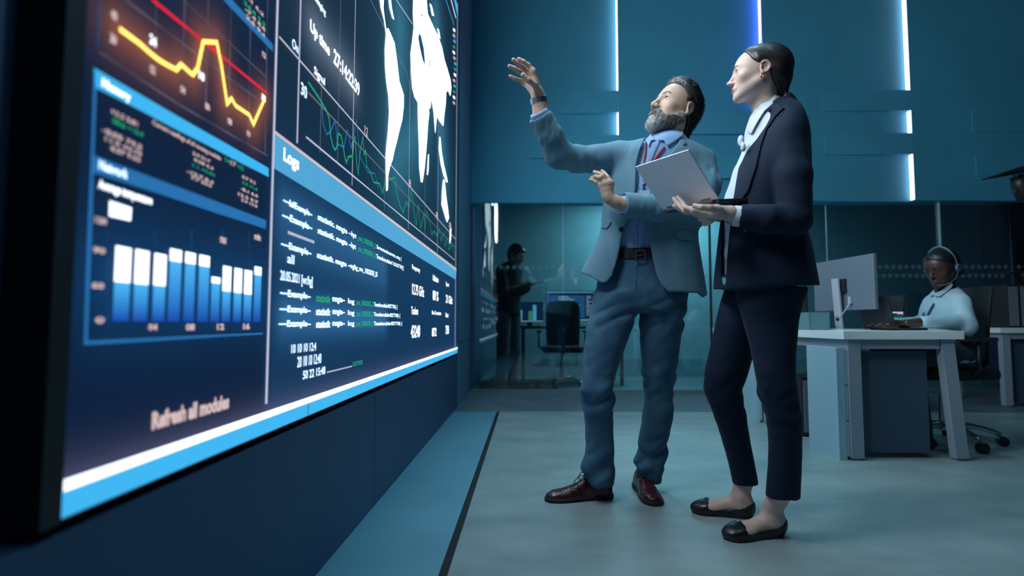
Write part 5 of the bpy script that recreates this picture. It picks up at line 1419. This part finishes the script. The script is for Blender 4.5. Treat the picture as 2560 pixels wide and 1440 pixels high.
# ================================================================== desks, monitors, chairs, the people further back
desk_m = mat('desk_laminate', (.80, .86, .88), rough=.45)
desk_leg_m = mat('desk_leg_paint', (.30, .36, .44), rough=.4)
panel_m = mat('pedestal_laminate', (.34, .54, .64), rough=.5)
backp_m = mat('dark_desk_panel', (.05, .09, .14), rough=.6)
frost = mat('frosted_acrylic', (.20, .38, .42), rough=.35, alpha=.55)
plast = mat('dark_plastic', (.022, .024, .030), rough=.4)
grey_m = mat('grey_plastic', (.16, .20, .25), rough=.4)
lightgrey = mat('pale_plastic', (.50, .52, .60), rough=.35)
mesh_m = mat('chair_fabric', (.012, .013, .016), rough=.8, bump=.3, bump_scale=400)
def em(name, c, s=1.0): return mat(name, (0.01, .01, .01), rough=.3, emit=c, strength=s)
E_BL, E_W, E_G, E_CY, E_PU, E_NV, E_PK = em('pixel_blue', (.03, .14, .35), .8), em('pixel_white', (.5, .65, .75), .8), em('pixel_green', (.08, .4, .2), .8), em('pixel_cyan', (.15, .5, .75), .9), em('pixel_purple', (.35, .15, .5), .8), em('pixel_navy', (.008, .03, .08), .8), em('pixel_pink', (.6, .3, .35), .8)
def rotm(x, y, z, a): return Matrix.Translation((x, y, z)) @ Matrix.Rotation(a, 4, 'Z')

# --- desk row by the seated woman
YD = 3.20
XD0, XD1 = at(2109, 835, YD).x, at(2411, 835, YD).x
ZT, ZU = at(2250, 827.5, YD).z, at(2250, 848.5, YD).z
def desk(nm_label, x0, x1, y0, y1, group=None, both=True):
    d = empty('desk', ((x0 + x1) / 2, (y0 + y1) / 2, 0)); tag(d, nm_label, 'desk', group)
    MB().box(x0, x1, y0, y1, ZU, ZT, bev=.0015).build('desktop', desk_m, d)
    for sx in (0, 1):
        for sy in (0, 1):
            xa = x0 + .034 if sx == 0 else x1 - .115; sl = 0 if sx == 0 else .055
            ya = y0 + .02 if sy == 0 else y1 - .08
            m_ = MB(); w_ = .07
            m_.poly([(xa, ya, ZU), (xa + w_, ya, ZU), (xa + w_ + sl, ya, .012), (xa + sl, ya, .012)], (0, .055, 0))
            m_.box(xa + sl + .012, xa + sl + w_ - .012, ya + .01, ya + .045, 0, .012)
            m_.build('leg', desk_leg_m, d)
    for y in (y0 + .03, y1 - .07): MB().box(x0 + .08, x1 - .12, y, y + .04, ZU - .055, ZU).build('crossbar', desk_leg_m, d)
    MB().box(x0 + .036, x0 + .06, y0 + .076, y1 - .08, ZU - .055, ZU).build('crossbar', desk_leg_m, d)
    return d
YE = 4.32
d1 = desk('pale grey desk with slanted legs where the woman with the headset sits', XD0, XD1, YD, YE - .005)
MB().box(XD0 + .10, XD1 - .16, YD + .085, YD + .105, .03, ZU - .07).build('modesty_panel', backp_m, d1)
d2 = desk('pale desk continuing the row behind the suited woman\'s legs', XD0, XD1, YE + .005, 5.45)
def pedestal(x0, x1, y0, y1, z1, label):
    e = empty('pedestal', ((x0 + x1) / 2, y0, 0)); tag(e, label, 'cabinet')
    MB().box(x0, x1 - .018, y0, y1, 0.0, z1, bev=.001).build('carcass', panel_m, e)
    for k in range(3): MB().box(x1 - .0175, x1, y0 + .004, y1 - .004, .02 + k * (z1 - .03) / 3, .015 + (k + 1) * (z1 - .03) / 3, bev=.001).build('drawer', panel_m, e)
    return e
pz = at(2060, 868, 3.3).z
pedestal(XD0 - .03, XD0 + .032, YD + .03, YD + .37, pz, 'pale blue-grey pedestal cabinet under the corner of the desk')
pedestal(XD0 - .02, XD0 + .032, YE + .10, YE + .62, pz, 'pale blue-grey cabinet seen between the suited woman\'s legs')
t = empty('computer_tower', (XD0 + .27, 4.05, 0)); tag(t, 'black computer tower on the floor behind the pedestal cabinet', 'computer')
MB().box(XD0 + .08, XD0 + .29, 3.88, 4.22, 0.006, .40, bev=.004).build('case', plast, t)
MB().box(XD0 + .09, XD0 + .28, 3.872, 3.8798, .03, .38, bev=.002).build('front_panel', grey_m, t)
# monitor on the desk, back to the left
def monitor(x, y, z, a, w_, h, label, stand=lightgrey, back=grey_m, content=None, neck_h=.2, group=None, lift=.12):
    """local +x looks out of the screen; a turns it"""
    M = rotm(x, y, z, a); e = empty('monitor', (x, y, z)); tag(e, label, 'monitor', group)
    MB().box(-.012, .010, -w_ / 2, w_ / 2, lift, lift + h, M=M, bev=.004).build('housing', back, e)
    s = MB().box(.0102, .0115, -w_ / 2 + .008, w_ / 2 - .008, lift + .012, lift + h - .008, M=M).build('screen', E_NV, e)
    if content: content(M, w_, h, lift, s)
    MB().box(-.045, -.030, -.032, .032, .006, lift + h * .62, M=M @ Matrix.Rotation(-.06, 4, 'Y'), bev=.003).build('stand', stand, e)
    MB().box(-.036, -.011, -.05, .05, lift + h * .35, lift + h * .6, M=M, bev=.002).build('bracket', plast, e)
    MB().box(-.10, .085, -.12, .12, 0, .008, M=M, bev=.002).build('foot', stand, e)
    return e
mx, my = 2.075, 3.70
mo = monitor(mx, my, ZT, 0.10, .60, .34, 'large monitor seen from behind with its pale stand on the near desk', lift=.128)
Mm = rotm(mx, my, ZT, .10)
MB().cyl(Mm @ Vector((-.0545, 0, .295)), Mm.to_3x3() @ Vector((1, 0, 0)), .020, .004, 28).build('emblem_disc', mat('emblem_silver', (.6, .75, .82), rough=.3), mo)
MB().cyl(Mm @ Vector((-.050, 0, .075)), Mm.to_3x3() @ Vector((1, 0, 0)), .016, .006, 24).build('cable_hole', black, mo)
cb = MB().tube([Mm @ Vector(p) for p in spline([(-.02, -.09, .20), (-.03, -.09, .165), (-.045, -.075, .13), (-.05, -.03, .09), (-.056, 0, .078)], 6)], .004, 8).box(-.03, -.015, -.1, -.08, .17, .215, M=Mm)
cb.build('video_cable', lightgrey, mo)
monitor(2.12, 4.62, ZT, .15, .52, .32, 'second monitor further along the desk row, mostly hidden by the suited woman', stand=plast, back=plast)
# acrylic tray
at_ = MB()
x0, x1, y0, y1, z1 = XD0 + .02, XD0 + .15, 3.62, 4.02, ZT + .115
for b in ((x0, x0 + .004, y0, y1, ZT, z1), (x1 - .004, x1, y0, y1, ZT, z1), (x0, x1, y0, y0 + .004, ZT, z1), (x0, x1, y1 - .004, y1, ZT, z1), (x0, x1, y0, y1, ZT, ZT + .004)): at_.box(*b)
tag(at_.build('acrylic_box', frost), 'translucent acrylic box on the desk behind the monitor stand', 'box')
# dark laptop she types on
def laptop(x, y, z, a, w_, h, label, body, content=None, tilt=.35):
    M = rotm(x, y, z, a); e = empty('laptop', (x, y, z)); tag(e, label, 'laptop')
    b = MB().box(0, h, -w_ / 2, w_ / 2, .001, .016, M=M, bev=.003).build('laptop_base', body, e)
    MB().box(.03, h * .55, -w_ / 2 + .02, w_ / 2 - .02, .0162, .018, M=M).build('keyboard', black, b)
    L = M @ Matrix.Translation((0, 0, .012)) @ Matrix.Rotation(-tilt, 4, 'Y')
    l = MB().box(-.006, 0, -w_ / 2, w_ / 2, .004, h, M=L, bev=.002).build('lid', body, e)
    s = MB().box(.0002, .0012, -w_ / 2 + .008, w_ / 2 - .008, .012, h - .008, M=L).build('screen', E_NV, l)
    if content: content(L, w_, h, s)
    return e
laptop(2.195, 3.53, ZT, 0.10, .28, .20, 'black laptop the woman with the headset is typing on', plast, tilt=.22)
def dash(L, w_, h, s):
    b = lambda u0, u1, v0, v1, m_, n_: MB().box(.0014, .002, -w_ / 2 + u0 * w_, -w_ / 2 + u1 * w_, v0 * h, v1 * h, M=L).build(n_, m_, s)
    b(.05, .95, .86, .93, E_W, 'title_bar'); b(.70, .95, .80, .93, E_PK, 'menu')
    for k in range(14): b(.06 + k * .062, .11 + k * .062, .52, .58 + .08 * abs(math.sin(k * 1.7)), E_PU if k < 6 else E_G, 'chart_bar')
    b(.05, .95, .08, .46, E_BL, 'panel')
    MB().tube([L @ Vector((.0035, w_ * .25 + .018 * math.cos(t_), h * .28 + .022 * math.sin(t_))) for t_ in np.linspace(0, 5.2, 14)], .004, 6).build('ring_chart', E_W, s)
    for k in range(3): b(.10 + k * .16, .20 + k * .16, .14, .20, E_CY, 'readout')
tw = empty('tablet', (2.42, 3.74, ZT)); tag(tw, 'small upright tablet with a colourful dashboard beside the seated woman', 'tablet')
Lt = rotm(2.42, 3.74, ZT, -math.pi / 2) @ Matrix.Rotation(-.15, 4, 'Y')
MB().box(-.008, 0, -.08, .08, .002, .13, M=Lt, bev=.002).build('tablet_body', plast, tw)
ts2 = MB().box(.0002, .0012, -.075, .075, .008, .124, M=Lt).build('screen', E_NV, tw); dash(Lt, .16, .13, ts2)

# --- office chair
def office_chair(x, y, a, label, back_w=.46, back_h=.60, seat_z=.47, group=None):
    """faces local +x"""
    M = rotm(x, y, 0, a); e = empty('office_chair', (x, y, 0)); tag(e, label, 'chair', group)
    MB().box(-.19, .25, -.24, .24, seat_z - .05, seat_z + .02, M=M, bev=.03).build('seat', mesh_m, e, sm=True)
    P_ = []
    bk = MB(); n = 7
    for i in range(n + 1):
        z = seat_z + .04 + back_h * i / n; row_ = []
        wv = back_w / 2 * (1 - .12 * (i / n) ** 3 - .1 * (1 - i / n) ** 2)
        for j in range(9):
            v = -1 + j / 4; row_.append(Vector((-.20 - .06 * i / n + .045 * v * v + .02 * math.sin(i / n * 3), v * wv, z - (.02 * v ** 4 if i == n else 0))))
        P_.append(row_)
    for sd in (0, .018):
        vs = [[bk.bm.verts.new(M @ (p - Vector((sd, 0, 0)))) for p in r] for r in P_]
        for i in range(n):
            for j in range(8): bk.bm.faces.new((vs[i][j], vs[i][j + 1], vs[i + 1][j + 1], vs[i + 1][j]))
        if sd == 0: v0 = vs
    for j in range(8):
        bk.bm.faces.new((v0[0][j], v0[0][j + 1], vs[0][j + 1], vs[0][j])); bk.bm.faces.new((v0[n][j], v0[n][j + 1], vs[n][j + 1], vs[n][j]))
    for i in range(n):
        bk.bm.faces.new((v0[i][0], v0[i + 1][0], vs[i + 1][0], vs[i][0])); bk.bm.faces.new((v0[i][8], v0[i + 1][8], vs[i + 1][8], vs[i][8]))
    bk.build('backrest', mesh_m, e, sm=True)
    MB().tube([M @ Vector(p) for p in spline([(-.02, 0, seat_z - .06), (-.20, 0, seat_z - .05), (-.27, 0, seat_z + .03), (-.275, 0, seat_z + .25)], 5)], .018, 8).build('back_support', plast, e, sm=True)
    for sg in (-1, 1):
        MB().tube([M @ Vector(p) for p in [(.0, sg * .22, seat_z - .03), (-.02, sg * .28, seat_z + .02), (-.02, sg * .28, seat_z + .19)]], .012, 8).box(-.12, .10, sg * .28 - .03, sg * .28 + .03, seat_z + .19, seat_z + .215, M=M, bev=.008).build('armrest', plast, e, sm=True)
    MB().tube([M @ Vector((0, 0, .08)), M @ Vector((0, 0, .30)), M @ Vector((0, 0, .30)), M @ Vector((0, 0, seat_z - .04))], [.032, .032, .016, .016], 14).build('gas_lift', steel, e)
    for k in range(5):
        t_ = k * 2 * math.pi / 5 + .3; c, s_ = math.cos(t_), math.sin(t_)
        lg = MB().tube([M @ Vector(p) for p in spline([(.02 * c, .02 * s_, .115), (.16 * c, .16 * s_, .11), (.29 * c, .29 * s_, .072)], 4)], [.02] * 4 + [.016] * 4 + [.012], 8).build('base_leg', steel, e, sm=True)
        MB().cyl(M @ Vector((.30 * c, .30 * s_, .030)), M.to_3x3() @ Vector((-s_, c, 0)), .030, .045, 16).build('caster', plast, lg)
    return e
office_chair(2.70, 3.71, math.pi, 'black office chair the woman with the headset sits on', back_w=.36, back_h=.50)
office_chair(2.95, 4.95, math.pi, 'empty black office chair behind the desk laptop', back_h=.5)

# --- second desk at the right edge
XE0 = at(2489, 822, 5.3).x
d3 = desk('pale desk at the right edge of the room under two dark computer cases', XE0, XE0 + 1.5, 5.25, 5.95)
MB().box(XE0 + .16, XE0 + 1.4, 5.34, 5.36, .03, ZU - .06).build('modesty_panel', backp_m, d3)
for k, (x0, x1) in enumerate(((2513, 2541), (2544, 2600))):
    xa, xb = at(x0, 770, 5.45).x, at(x1, 770, 5.45).x; zt = at(2530, 712, 5.45).z
    c = empty('computer_case', (xa, 5.6, ZT)); tag(c, ['narrow black computer case standing on the right edge desk', 'wide black computer case at the far right of the edge desk'][k], 'computer')
    MB().box(xa, xb, 5.42, 5.80, ZT, zt, bev=.004).build('case', plast, c)
    MB().box(xa + .01, xb - .01, 5.414, 5.4198, ZT + .02, zt - .02).build('front_panel', grey_m, c)
lm = empty('desk_lamp', tuple(at(2590, 820, 5.7))); tag(lm, 'black desk lamp with a slender curved arm above the right edge desk', 'lamp')
la = at(2528, 682, 5.7); lb = at(2560, 700, 5.7)
lx = lb.x + .12
MB().tube(spline([(lx, 5.7, ZT + .01), (lx + .03, 5.7, ZT + .22), tuple(lb), ((la.x + lb.x) / 2, 5.7, la.z - .008), tuple(la)], 6), .012, 8).build('arm', plast, lm, sm=True)
MB().lathe([(.09, 0), (.09, .012), (.015, .02)], (lx, 5.7, ZT)).build('foot', plast, lm)
MB().box(la.x - .02, la.x + .16, 5.66, 5.74, la.z - .004, la.z + .016, bev=.005).build('lamp_head', plast, lm)
# dark hanging fitting at the right edge
hp = at(2552, 450, 4.6); hz = at(2552, 430, 4.6).z
hl = empty('wall_camera', tuple(hp)); tag(hl, 'black camera unit with a flat sun shield hanging at the upper right edge', 'camera')
MB().poly([at(2506, 431, 4.6), at(2556, 415, 4.6), at(2640, 402, 4.6), at(2640, 410, 4.6), at(2508, 434, 4.6)], (0, .22, 0)).build('sun_shield', plast, hl)
MB().tube([at(2542, 440, 4.7), at(2552, 460, 4.7), at(2562, 500, 4.7)], [.05, .07, .05], 16).build('housing', plast, hl, sm=True)
MB().ball(at(2541, 437, 4.64), .022).build('lens', mat('lens_glass', (.02, .04, .09), rough=.05), hl, sm=True)
MB().box(hp.x + .02, hp.x + .36, 4.67, 4.71, hp.z - .09, hp.z - .06).box(hp.x + .34, hp.x + .37, 4.67, 4.70, hp.z - .09, CEIL).build('bracket', plast, hl)

# ------------------------------------------------------------------ the woman with the headset
sw = empty('person', (2.62, 3.6, 0)); tag(sw, 'seated woman with a headset in a pale blue shirt working at the desk', 'person')
SH = Head(at(2354, 674, 3.58), (-.93, -.36, -.36), scale=1.03, female=True, jaw=1.0, lid=.0009, gaze=(-.05, 1, -.5), zs=.89)
pale = mat('pale_blue_shirt', (.36, .52, .60), rough=.7, sheen=.1, bump=.12, bump_scale=600)
SR_ = [(716, 2342, 2396, 3.62, .07), (730, 2326, 2410, 3.62, .11), (748, 2310, 2424, 3.62, .16), (775, 2299, 2428, 3.62, .17), (805, 2293, 2430, 3.62, .15), (840, 2288, 2430, 3.62, .145), (905, 2290, 2440, 3.62, .17)]
ts_ = loft(silh(SR_, 3.62, .15), cap=.03)
N3 = [px(2398, 758, 3.50), px(2416, 815, 3.42), px(2400, 838, 3.36), px(2314, 817, 3.40)]
N3[2][2] = N3[1][2] - .03; N3[3][2] = ZT + .052; N3[2] = A(*at(2410, 826, 3.42)); N3[2][2] = ZT + .05
R3 = [px(2335, 758, 3.74), px(2325, 810, 3.74), px(2300, 815, 3.70), px(2262, 816, 3.60)]; R3[2][2] = R3[3][2] = ZT + .045
def sshirt(p):
    t = ts_(p) + .003 * ridged(p, .07, 5, (1, 1, .6))
    t = smin(t, chain(N3[:3], [.062, .055, .05], .02)(p) - .002 * noise(p, .04, 2), .015)
    t = smin(t, chain(N3[2:], [.049, .038], .01)(p) - .002 * noise(p, .04, 3), .012)
    t = smin(t, chain(R3, [.06, .052, .045, .036], .02)(p), .02)
    t = smax(t, -ell(SH.wor((0, -.005, -.125)), (.052, .050, .035))(p), .004)
    return smax(t, .50 - p[:, 2], .01)
neck_solid = lambda p: smin(ts_(p), chain([SH.wor((0, -.03, -.05)), px(2362, 728, 3.62)], [.054, .062])(p), .03)
ss = sculpt('shirt', [(sshirt, *frame_box([px(2270, 700, 3.3), px(2450, 700, 3.9), px(2450, 910, 3.3), A(2.3, 3.3, .5)], .02), .008)], pale, sw, it=2)
patch('collar', [(2333, 717), (2340, 722), (2336, 734), (2328, 742), (2322, 738), (2326, 724)], neck_solid, pale, ss, 3.52, lift=.008, thick=.008, h=.004, back=.2)
patch('collar', [(2332, 736), (2350, 728), (2376, 704), (2384, 712), (2376, 722), (2350, 742), (2340, 742)], neck_solid, pale, ss, 3.52, lift=.008, thick=.008, h=.004, back=.2)
lan = mat('blue_ribbon', (.01, .05, .17), rough=.6)
patch('lanyard', [(2322, 740), (2325, 741), (2313, 775), (2308, 810), (2303, 810), (2308, 770)], neck_solid, lan, sw, 3.50, lift=.006, thick=.008, h=.003, it=0, back=.16)
patch('lanyard', [(2343, 741), (2346, 742), (2328, 775), (2308, 811), (2306, 809), (2324, 772)], neck_solid, lan, sw, 3.50, lift=.006, thick=.008, h=.003, it=0, back=.16)
skin_dk = A(.060, .032, .024)
sneck = chain([SH.wor((0, -.03, -.05)), px(2362, 728, 3.62)], [.048, .056])
hb = lambda x, y, Y, dz=0: (lambda v: A(v[0], v[1], ZT + .022 + dz))(px(x, y, Y))
hN = [[hb(2222, 815, 3.40, .012), hb(2205, 813, 3.41, .018), hb(2190, 815, 3.42, .006)], [hb(2224, 815, 3.43, .012), hb(2208, 812, 3.44, .020), hb(2194, 815, 3.45, .008)],
      [hb(2228, 815, 3.46, .012), hb(2214, 812, 3.47, .020), hb(2200, 815, 3.48, .006)], [hb(2230, 815, 3.48, .010), hb(2220, 812, 3.49, .016), hb(2208, 815, 3.50, .004)]]
hF = [[v + A(.03, .13, 0) for v in j] for j in hN]
handN3 = hand([(N3[-1], .028), (hb(2268, 816, 3.41, .022), .022)], (hb(2248, 816, 3.43, .018), .018), hN, [hb(2240, 817, 3.40), hb(2226, 818, 3.385), hb(2212, 818, 3.38, .002)], fr=.0088)
handF3 = hand([(R3[-1], .028), (hb(2268, 816, 3.55, .015), .024)], (hb(2254, 816, 3.56, .016), .019), hF, [hb(2240, 817, 3.50), hb(2226, 818, 3.49), hb(2214, 818, 3.48, -.006)], fr=.0088)
arm3 = union(chain([px(2370, 765, 3.62), N3[0], N3[1], N3[2], N3[3]], [.06, .045, .04, .034, .028], .02), chain([px(2365, 765, 3.62)] + R3, [.05, .042, .036, .03, .028], .02), chain([px(2362, 728, 3.62), px(2365, 800, 3.62), px(2368, 860, 3.62)], [.05, .08, .08], .03))
S_h = boxed(sunion(.02, SH.w(SH.f), sneck), *[v + d for v, d in zip(SH.box(), (A(0, 0, -.06), 0))]); S_n = boxed(handN3, *frame_box([N3[-1]] + [a for f_ in hN for a in f_], .05)); S_f = boxed(handF3, *frame_box([R3[-1]] + [a for f_ in hF for a in f_], .05))
sculpt('body', [(lambda p: np.minimum(np.minimum(smin(arm3(p), S_h(p), .01), S_n(p)), S_f(p)), *frame_box([px(2180, 600, 3.38), px(2450, 870, 3.85), px(2440, 600, 3.85)], .02), .0034)],
       vcol_mat('deep_skin', rough=.42, spec=.45), sw, SH.colour(skin_dk, (.12, .045, .045), cheek=.05))
SH.eyes(sw, (.01, .006, .004)); SH.brows(sw, ('brow_black', (.008, .006, .005)), th=.003)
woman_hair(SH, sw, (.008, .007, .008), bun=True, ears=False, line=([-.14, -.07, -.045, -.02, .0, .03, .055, .078, .095, .13], [-.06, -.045, -.020, .004, .012, .024, .044, .062, .075, .10]))
# legs, mostly behind the desk
tr_ = union(chain([A(2.68, 3.72, .595), A(2.34, 3.74, .56), A(2.40, 3.74, .10)], [.095, .065, .045], .03), chain([A(2.68, 3.54, .595), A(2.36, 3.50, .56), A(2.42, 3.50, .10)], [.095, .065, .045], .03))
sculpt('trousers', [(tr_, A(2.2, 3.38, .04), A(2.85, 3.86, .68), .012)], mat('dark_trousers', (.03, .045, .07), rough=.8), sw)
for y in (3.50, 3.74): sculpt('shoe', [(sunion(.02, ell((2.38, y, .035), (.12, .042, .03)), ell((2.43, y, .05), (.05, .036, .045))), A(2.2, y - .07, 0), A(2.56, y + .07, .12), .008)], flat_m, sw)
# headset
hs = MB(); ring = [SH.wor((.083 * math.cos(t_), -.015 - .01 * math.sin(t_), .03 + .125 * math.sin(t_))) for t_ in np.linspace(-.12, math.pi + .12, 22)]
hs.tube(ring, .0045, 8, flat=2.0)
hsr = hs.build('headset', mat('headset_grey', (.10, .16, .20), rough=.3), sw, sm=True)
for sg in (-1, 1): MB().cyl(SH.wor((sg * .092, -.012, .000)), SH.R.T @ A(1, 0, 0), .024, .018, 24).build('ear_cup', mat('cup_grey', (.07, .11, .15), rough=.35), hsr)
MB().tube(spline([SH.wor((-.094, -.005, -.010)), SH.wor((-.088, .04, -.06)), SH.wor((-.055, .088, -.082)), SH.wor((-.02, .10, -.080))], 6), .0022, 6).build('microphone_boom', MATS['cup_grey'], hsr, sm=True)

# ------------------------------------------------------------------ behind the glass: dark desk, screens, chair, standing man
gx = lambda x, y=800, Y=7.2: at(x, y, Y).x
dk = empty('desk', (gx(1400), 7.35, 0)); tag(dk, 'dark desk behind the glass carrying two lit monitors', 'desk')
MB().box(gx(1297), gx(1560), 7.0, 7.75, .70, .73).build('desktop', plast, dk)
for x in (gx(1300) + .02, gx(1556) - .06):
    for y in (7.03, 7.68): MB().box(x, x + .04, y, y + .04, 0, .70).build('leg', plast, dk)
def code(M, w_, h, lift, s):
    b = lambda u0, u1, v0, v1, m_, n_='text_row': MB().box(.0118, .0126, -w_ / 2 + u0 * w_, -w_ / 2 + u1 * w_, lift + v0 * h, lift + v1 * h, M=M).build(n_, m_, s)
    b(.02, .98, .93, .97, E_CY, 'title_bar'); b(.10, .80, .12, .84, E_BL, 'editor_pane'); b(.02, .08, .1, .9, E_BL, 'side_bar'); b(.02, .98, .02, .06, E_W, 'status_bar')
    r_ = random.Random(3)
    for k in range(12):
        M2 = .80 - k * .055; MB().box(.0128, .0134, -w_ / 2 + .26 * w_, -w_ / 2 + (.26 + r_.uniform(.12, .45)) * w_, lift + M2 * h, lift + (M2 + .022) * h, M=M).build('text_row', E_W, s)
        b(.83, .83 + r_.uniform(.05, .14), M2, M2 + .022, E_W)
def barsc(M, w_, h, lift, s):
    for k, (u, v, m_) in enumerate([(.06, .6, E_CY), (.44, .55, E_G), (.60, .85, E_CY)]): MB().box(.0118, .0126, -w_ / 2 + u * w_, -w_ / 2 + (u + .14) * w_, lift + .08 * h, lift + v * h, M=M).build('chart_bar', m_, s)
    MB().box(.0118, .0126, -w_ / 2 + .02 * w_, w_ / 2 - .02 * w_, lift + .02 * h, lift + .06 * h, M=M).build('axis', E_W, s)
zA, zB = at(1420, 803, 7.3).z, at(1420, 727, 7.3).z
monitor((gx(1364, 760, 7.3) + gx(1486, 760, 7.3)) / 2, 7.3, .73, -math.pi / 2, gx(1486, 760, 7.3) - gx(1364, 760, 7.3), zB - zA, 'lit monitor with rows of code behind the glass', stand=plast, back=plast, content=code, lift=zA - .73)
zA, zB = at(1320, 805, 7.2).z, at(1320, 755, 7.2).z
monitor((gx(1292, 760) + gx(1358, 760)) / 2, 7.2, .73, -math.pi / 2 + .12, gx(1358, 760) - gx(1292, 760), zB - zA, 'small lit monitor with a bar chart behind the glass', stand=plast, back=plast, content=barsc, lift=max(.03, zA - .73))
office_chair(gx(1405, 800, 6.8), 6.8, math.pi / 2, 'black office chair with its back to the glass', back_w=.42, back_h=.52)
bm_ = empty('person', tuple(at(1285, 968, 6.75))); bm_.location.z = 0; bm_.matrix_world = Matrix.Translation((at(1285, 968, 6.75).x, 6.75, 0)); tag(bm_, 'dark-haired man in a black jacket looking down at a tablet behind the glass', 'person')
BH = Head(at(1289, 640, 6.75), (.80, -.35, -.50), scale=1.02, lid=.003)
BT = [(655, 1262, 1300, 6.75, .09), (668, 1245, 1305, 6.75, .16), (700, 1234, 1304, 6.75, .19), (740, 1234, 1302, 6.75, .17), (788, 1238, 1302, 6.75, .16)]
bt = loft(silh(BT, 6.75, .16), cap=.03)
la_ = chain([px(1252, 678, 6.58), px(1262, 735, 6.55), px(1312, 722, 6.58)], [.065, .055, .045], .03); ra_ = chain([px(1285, 678, 6.9), px(1290, 738, 6.9), px(1318, 722, 6.75)], [.06, .05, .042], .03)
sculpt('jacket', [(lambda p: smin(smin(bt(p), la_(p), .03), ra_(p), .03) - .004 * noise(p, .08, 3), *frame_box([px(1225, 650, 6.5), px(1325, 800, 6.95)], .08), .011)], mat('black_jacket', (.008, .009, .013), rough=.8), bm_, it=2)
bl = union(chain([px(1258, 790, 6.68), px(1258, 880, 6.66), px(1250, 950, 6.72)], [.10, .075, .06], .03), chain([px(1282, 790, 6.82), px(1284, 880, 6.80), px(1280, 955, 6.82)], [.10, .075, .06], .03))
sculpt('trousers', [(bl, *frame_box([px(1225, 770, 6.5), px(1315, 962, 6.95)], .06), .011)], mat('grey_trousers', (.045, .055, .075), rough=.85), bm_, it=2)
for (x, y) in ((1225, 6.68), (1296, 6.72)):
    c = at(x, 960, y); sho = sculpt('shoe', [(sunion(.02, ell((c.x, y, .055), (.15, .05, .035)), ell((c.x - .05 if x > 1250 else c.x + .05, y, .08), (.06, .045, .06))), A(c.x - .2, y - .08, .01), A(c.x + .2, y + .08, .16), .01)], plast, bm_)
    MB().box(c.x - .15, c.x + .15, y - .05, y + .05, .0, .022, bev=.01).build('sole', mat('pale_sole', (.10, .10, .13), rough=.6), sho)
tb = [px(1322, 712, 6.62), px(1318, 711, 6.74)]
def bhand(c):
    kn = [c + A(.02, -.04 + .022 * i, -.008) for i in range(4)]
    return hand([(c - A(.08, 0, 0), .03), (c - A(.05, 0, 0), .028)], (c - A(.025, 0, 0), .022), [[k, k + A(.035, 0, .004), k + A(.055, 0, .022)] for k in kn], [c + A(-.01, -.05, .01), c + A(.015, -.06, .02), c + A(.035, -.05, .028)], fr=.010)
lo_, hi_ = BH.box()
bt_in = union(chain([BH.wor((0, -.03, -.05)), px(1281, 664, 6.76), px(1275, 720, 6.76), px(1270, 780, 6.76)], [.05, .06, .10, .075], .03), chain([px(1268, 676, 6.75), px(1254, 680, 6.6), px(1262, 735, 6.56), tb[0] - A(.05, 0, 0)], [.05, .045, .04, .03], .02), chain([px(1275, 676, 6.8), px(1287, 680, 6.88), px(1290, 738, 6.88), tb[1] - A(.05, 0, 0)], [.05, .045, .038, .03], .02))
B1, B2, B3 = boxed(BH.w(BH.f), lo_, hi_), boxed(bhand(tb[0]), tb[0] - .13, tb[0] + .13), boxed(bhand(tb[1]), tb[1] - .13, tb[1] + .13)
sculpt('body', [(lambda p: np.minimum(np.minimum(smin(bt_in(p), B1(p), .02), B2(p)), B3(p)), *frame_box([lo_, hi_, px(1240, 800, 6.5), px(1345, 720, 6.9)], .03), .005)], skin_m(), bm_, BH.colour((.38, .22, .15)))
man_hair_simple = lambda q: smax(skull()(q) - .013 - .003 * noise(q, .03, 2), hair_cut([-.14, -.05, -.02, .0, .03, .055, .085, .13], [-.06, -.04, -.02, .015, .03, .05, .085, .12])(q), .01)
sculpt('hair', [(BH.w(man_hair_simple), *BH.box(), .006)], hair_m(), bm_, lambda V: np.tile(A(.008, .007, .007), (len(V), 1)))
tq = empty('tablet', tuple(tb[0] + A(.08, .05, .02))); tag(tq, 'thin black tablet held by the man behind the glass', 'tablet')
Mt = Matrix.Translation(tq.location) @ Matrix.Rotation(-.22, 4, 'Y')
MB().box(-.085, .095, -.13, .11, -.004, .004, M=Mt, bev=.002).build('tablet_body', plast, tq); MB().box(-.078, .088, -.122, .102, .0042, .005, M=Mt).build('screen', mat('dim_screen', (.01, .01, .012), rough=.1), tq)
# cables on the floor behind the glass
tag(MB().tube(spline([(gx(1330, 950, 7.6), 7.3, .012), (gx(1400, 950, 7.6), 7.15, .012), (gx(1450, 950, 7.6), 7.3, .012), (gx(1520, 950, 7.6), 7.2, .012)], 6), .009, 6).build('power_cable', black, sm=True), 'black power cable lying under the desk behind the glass', 'cable')
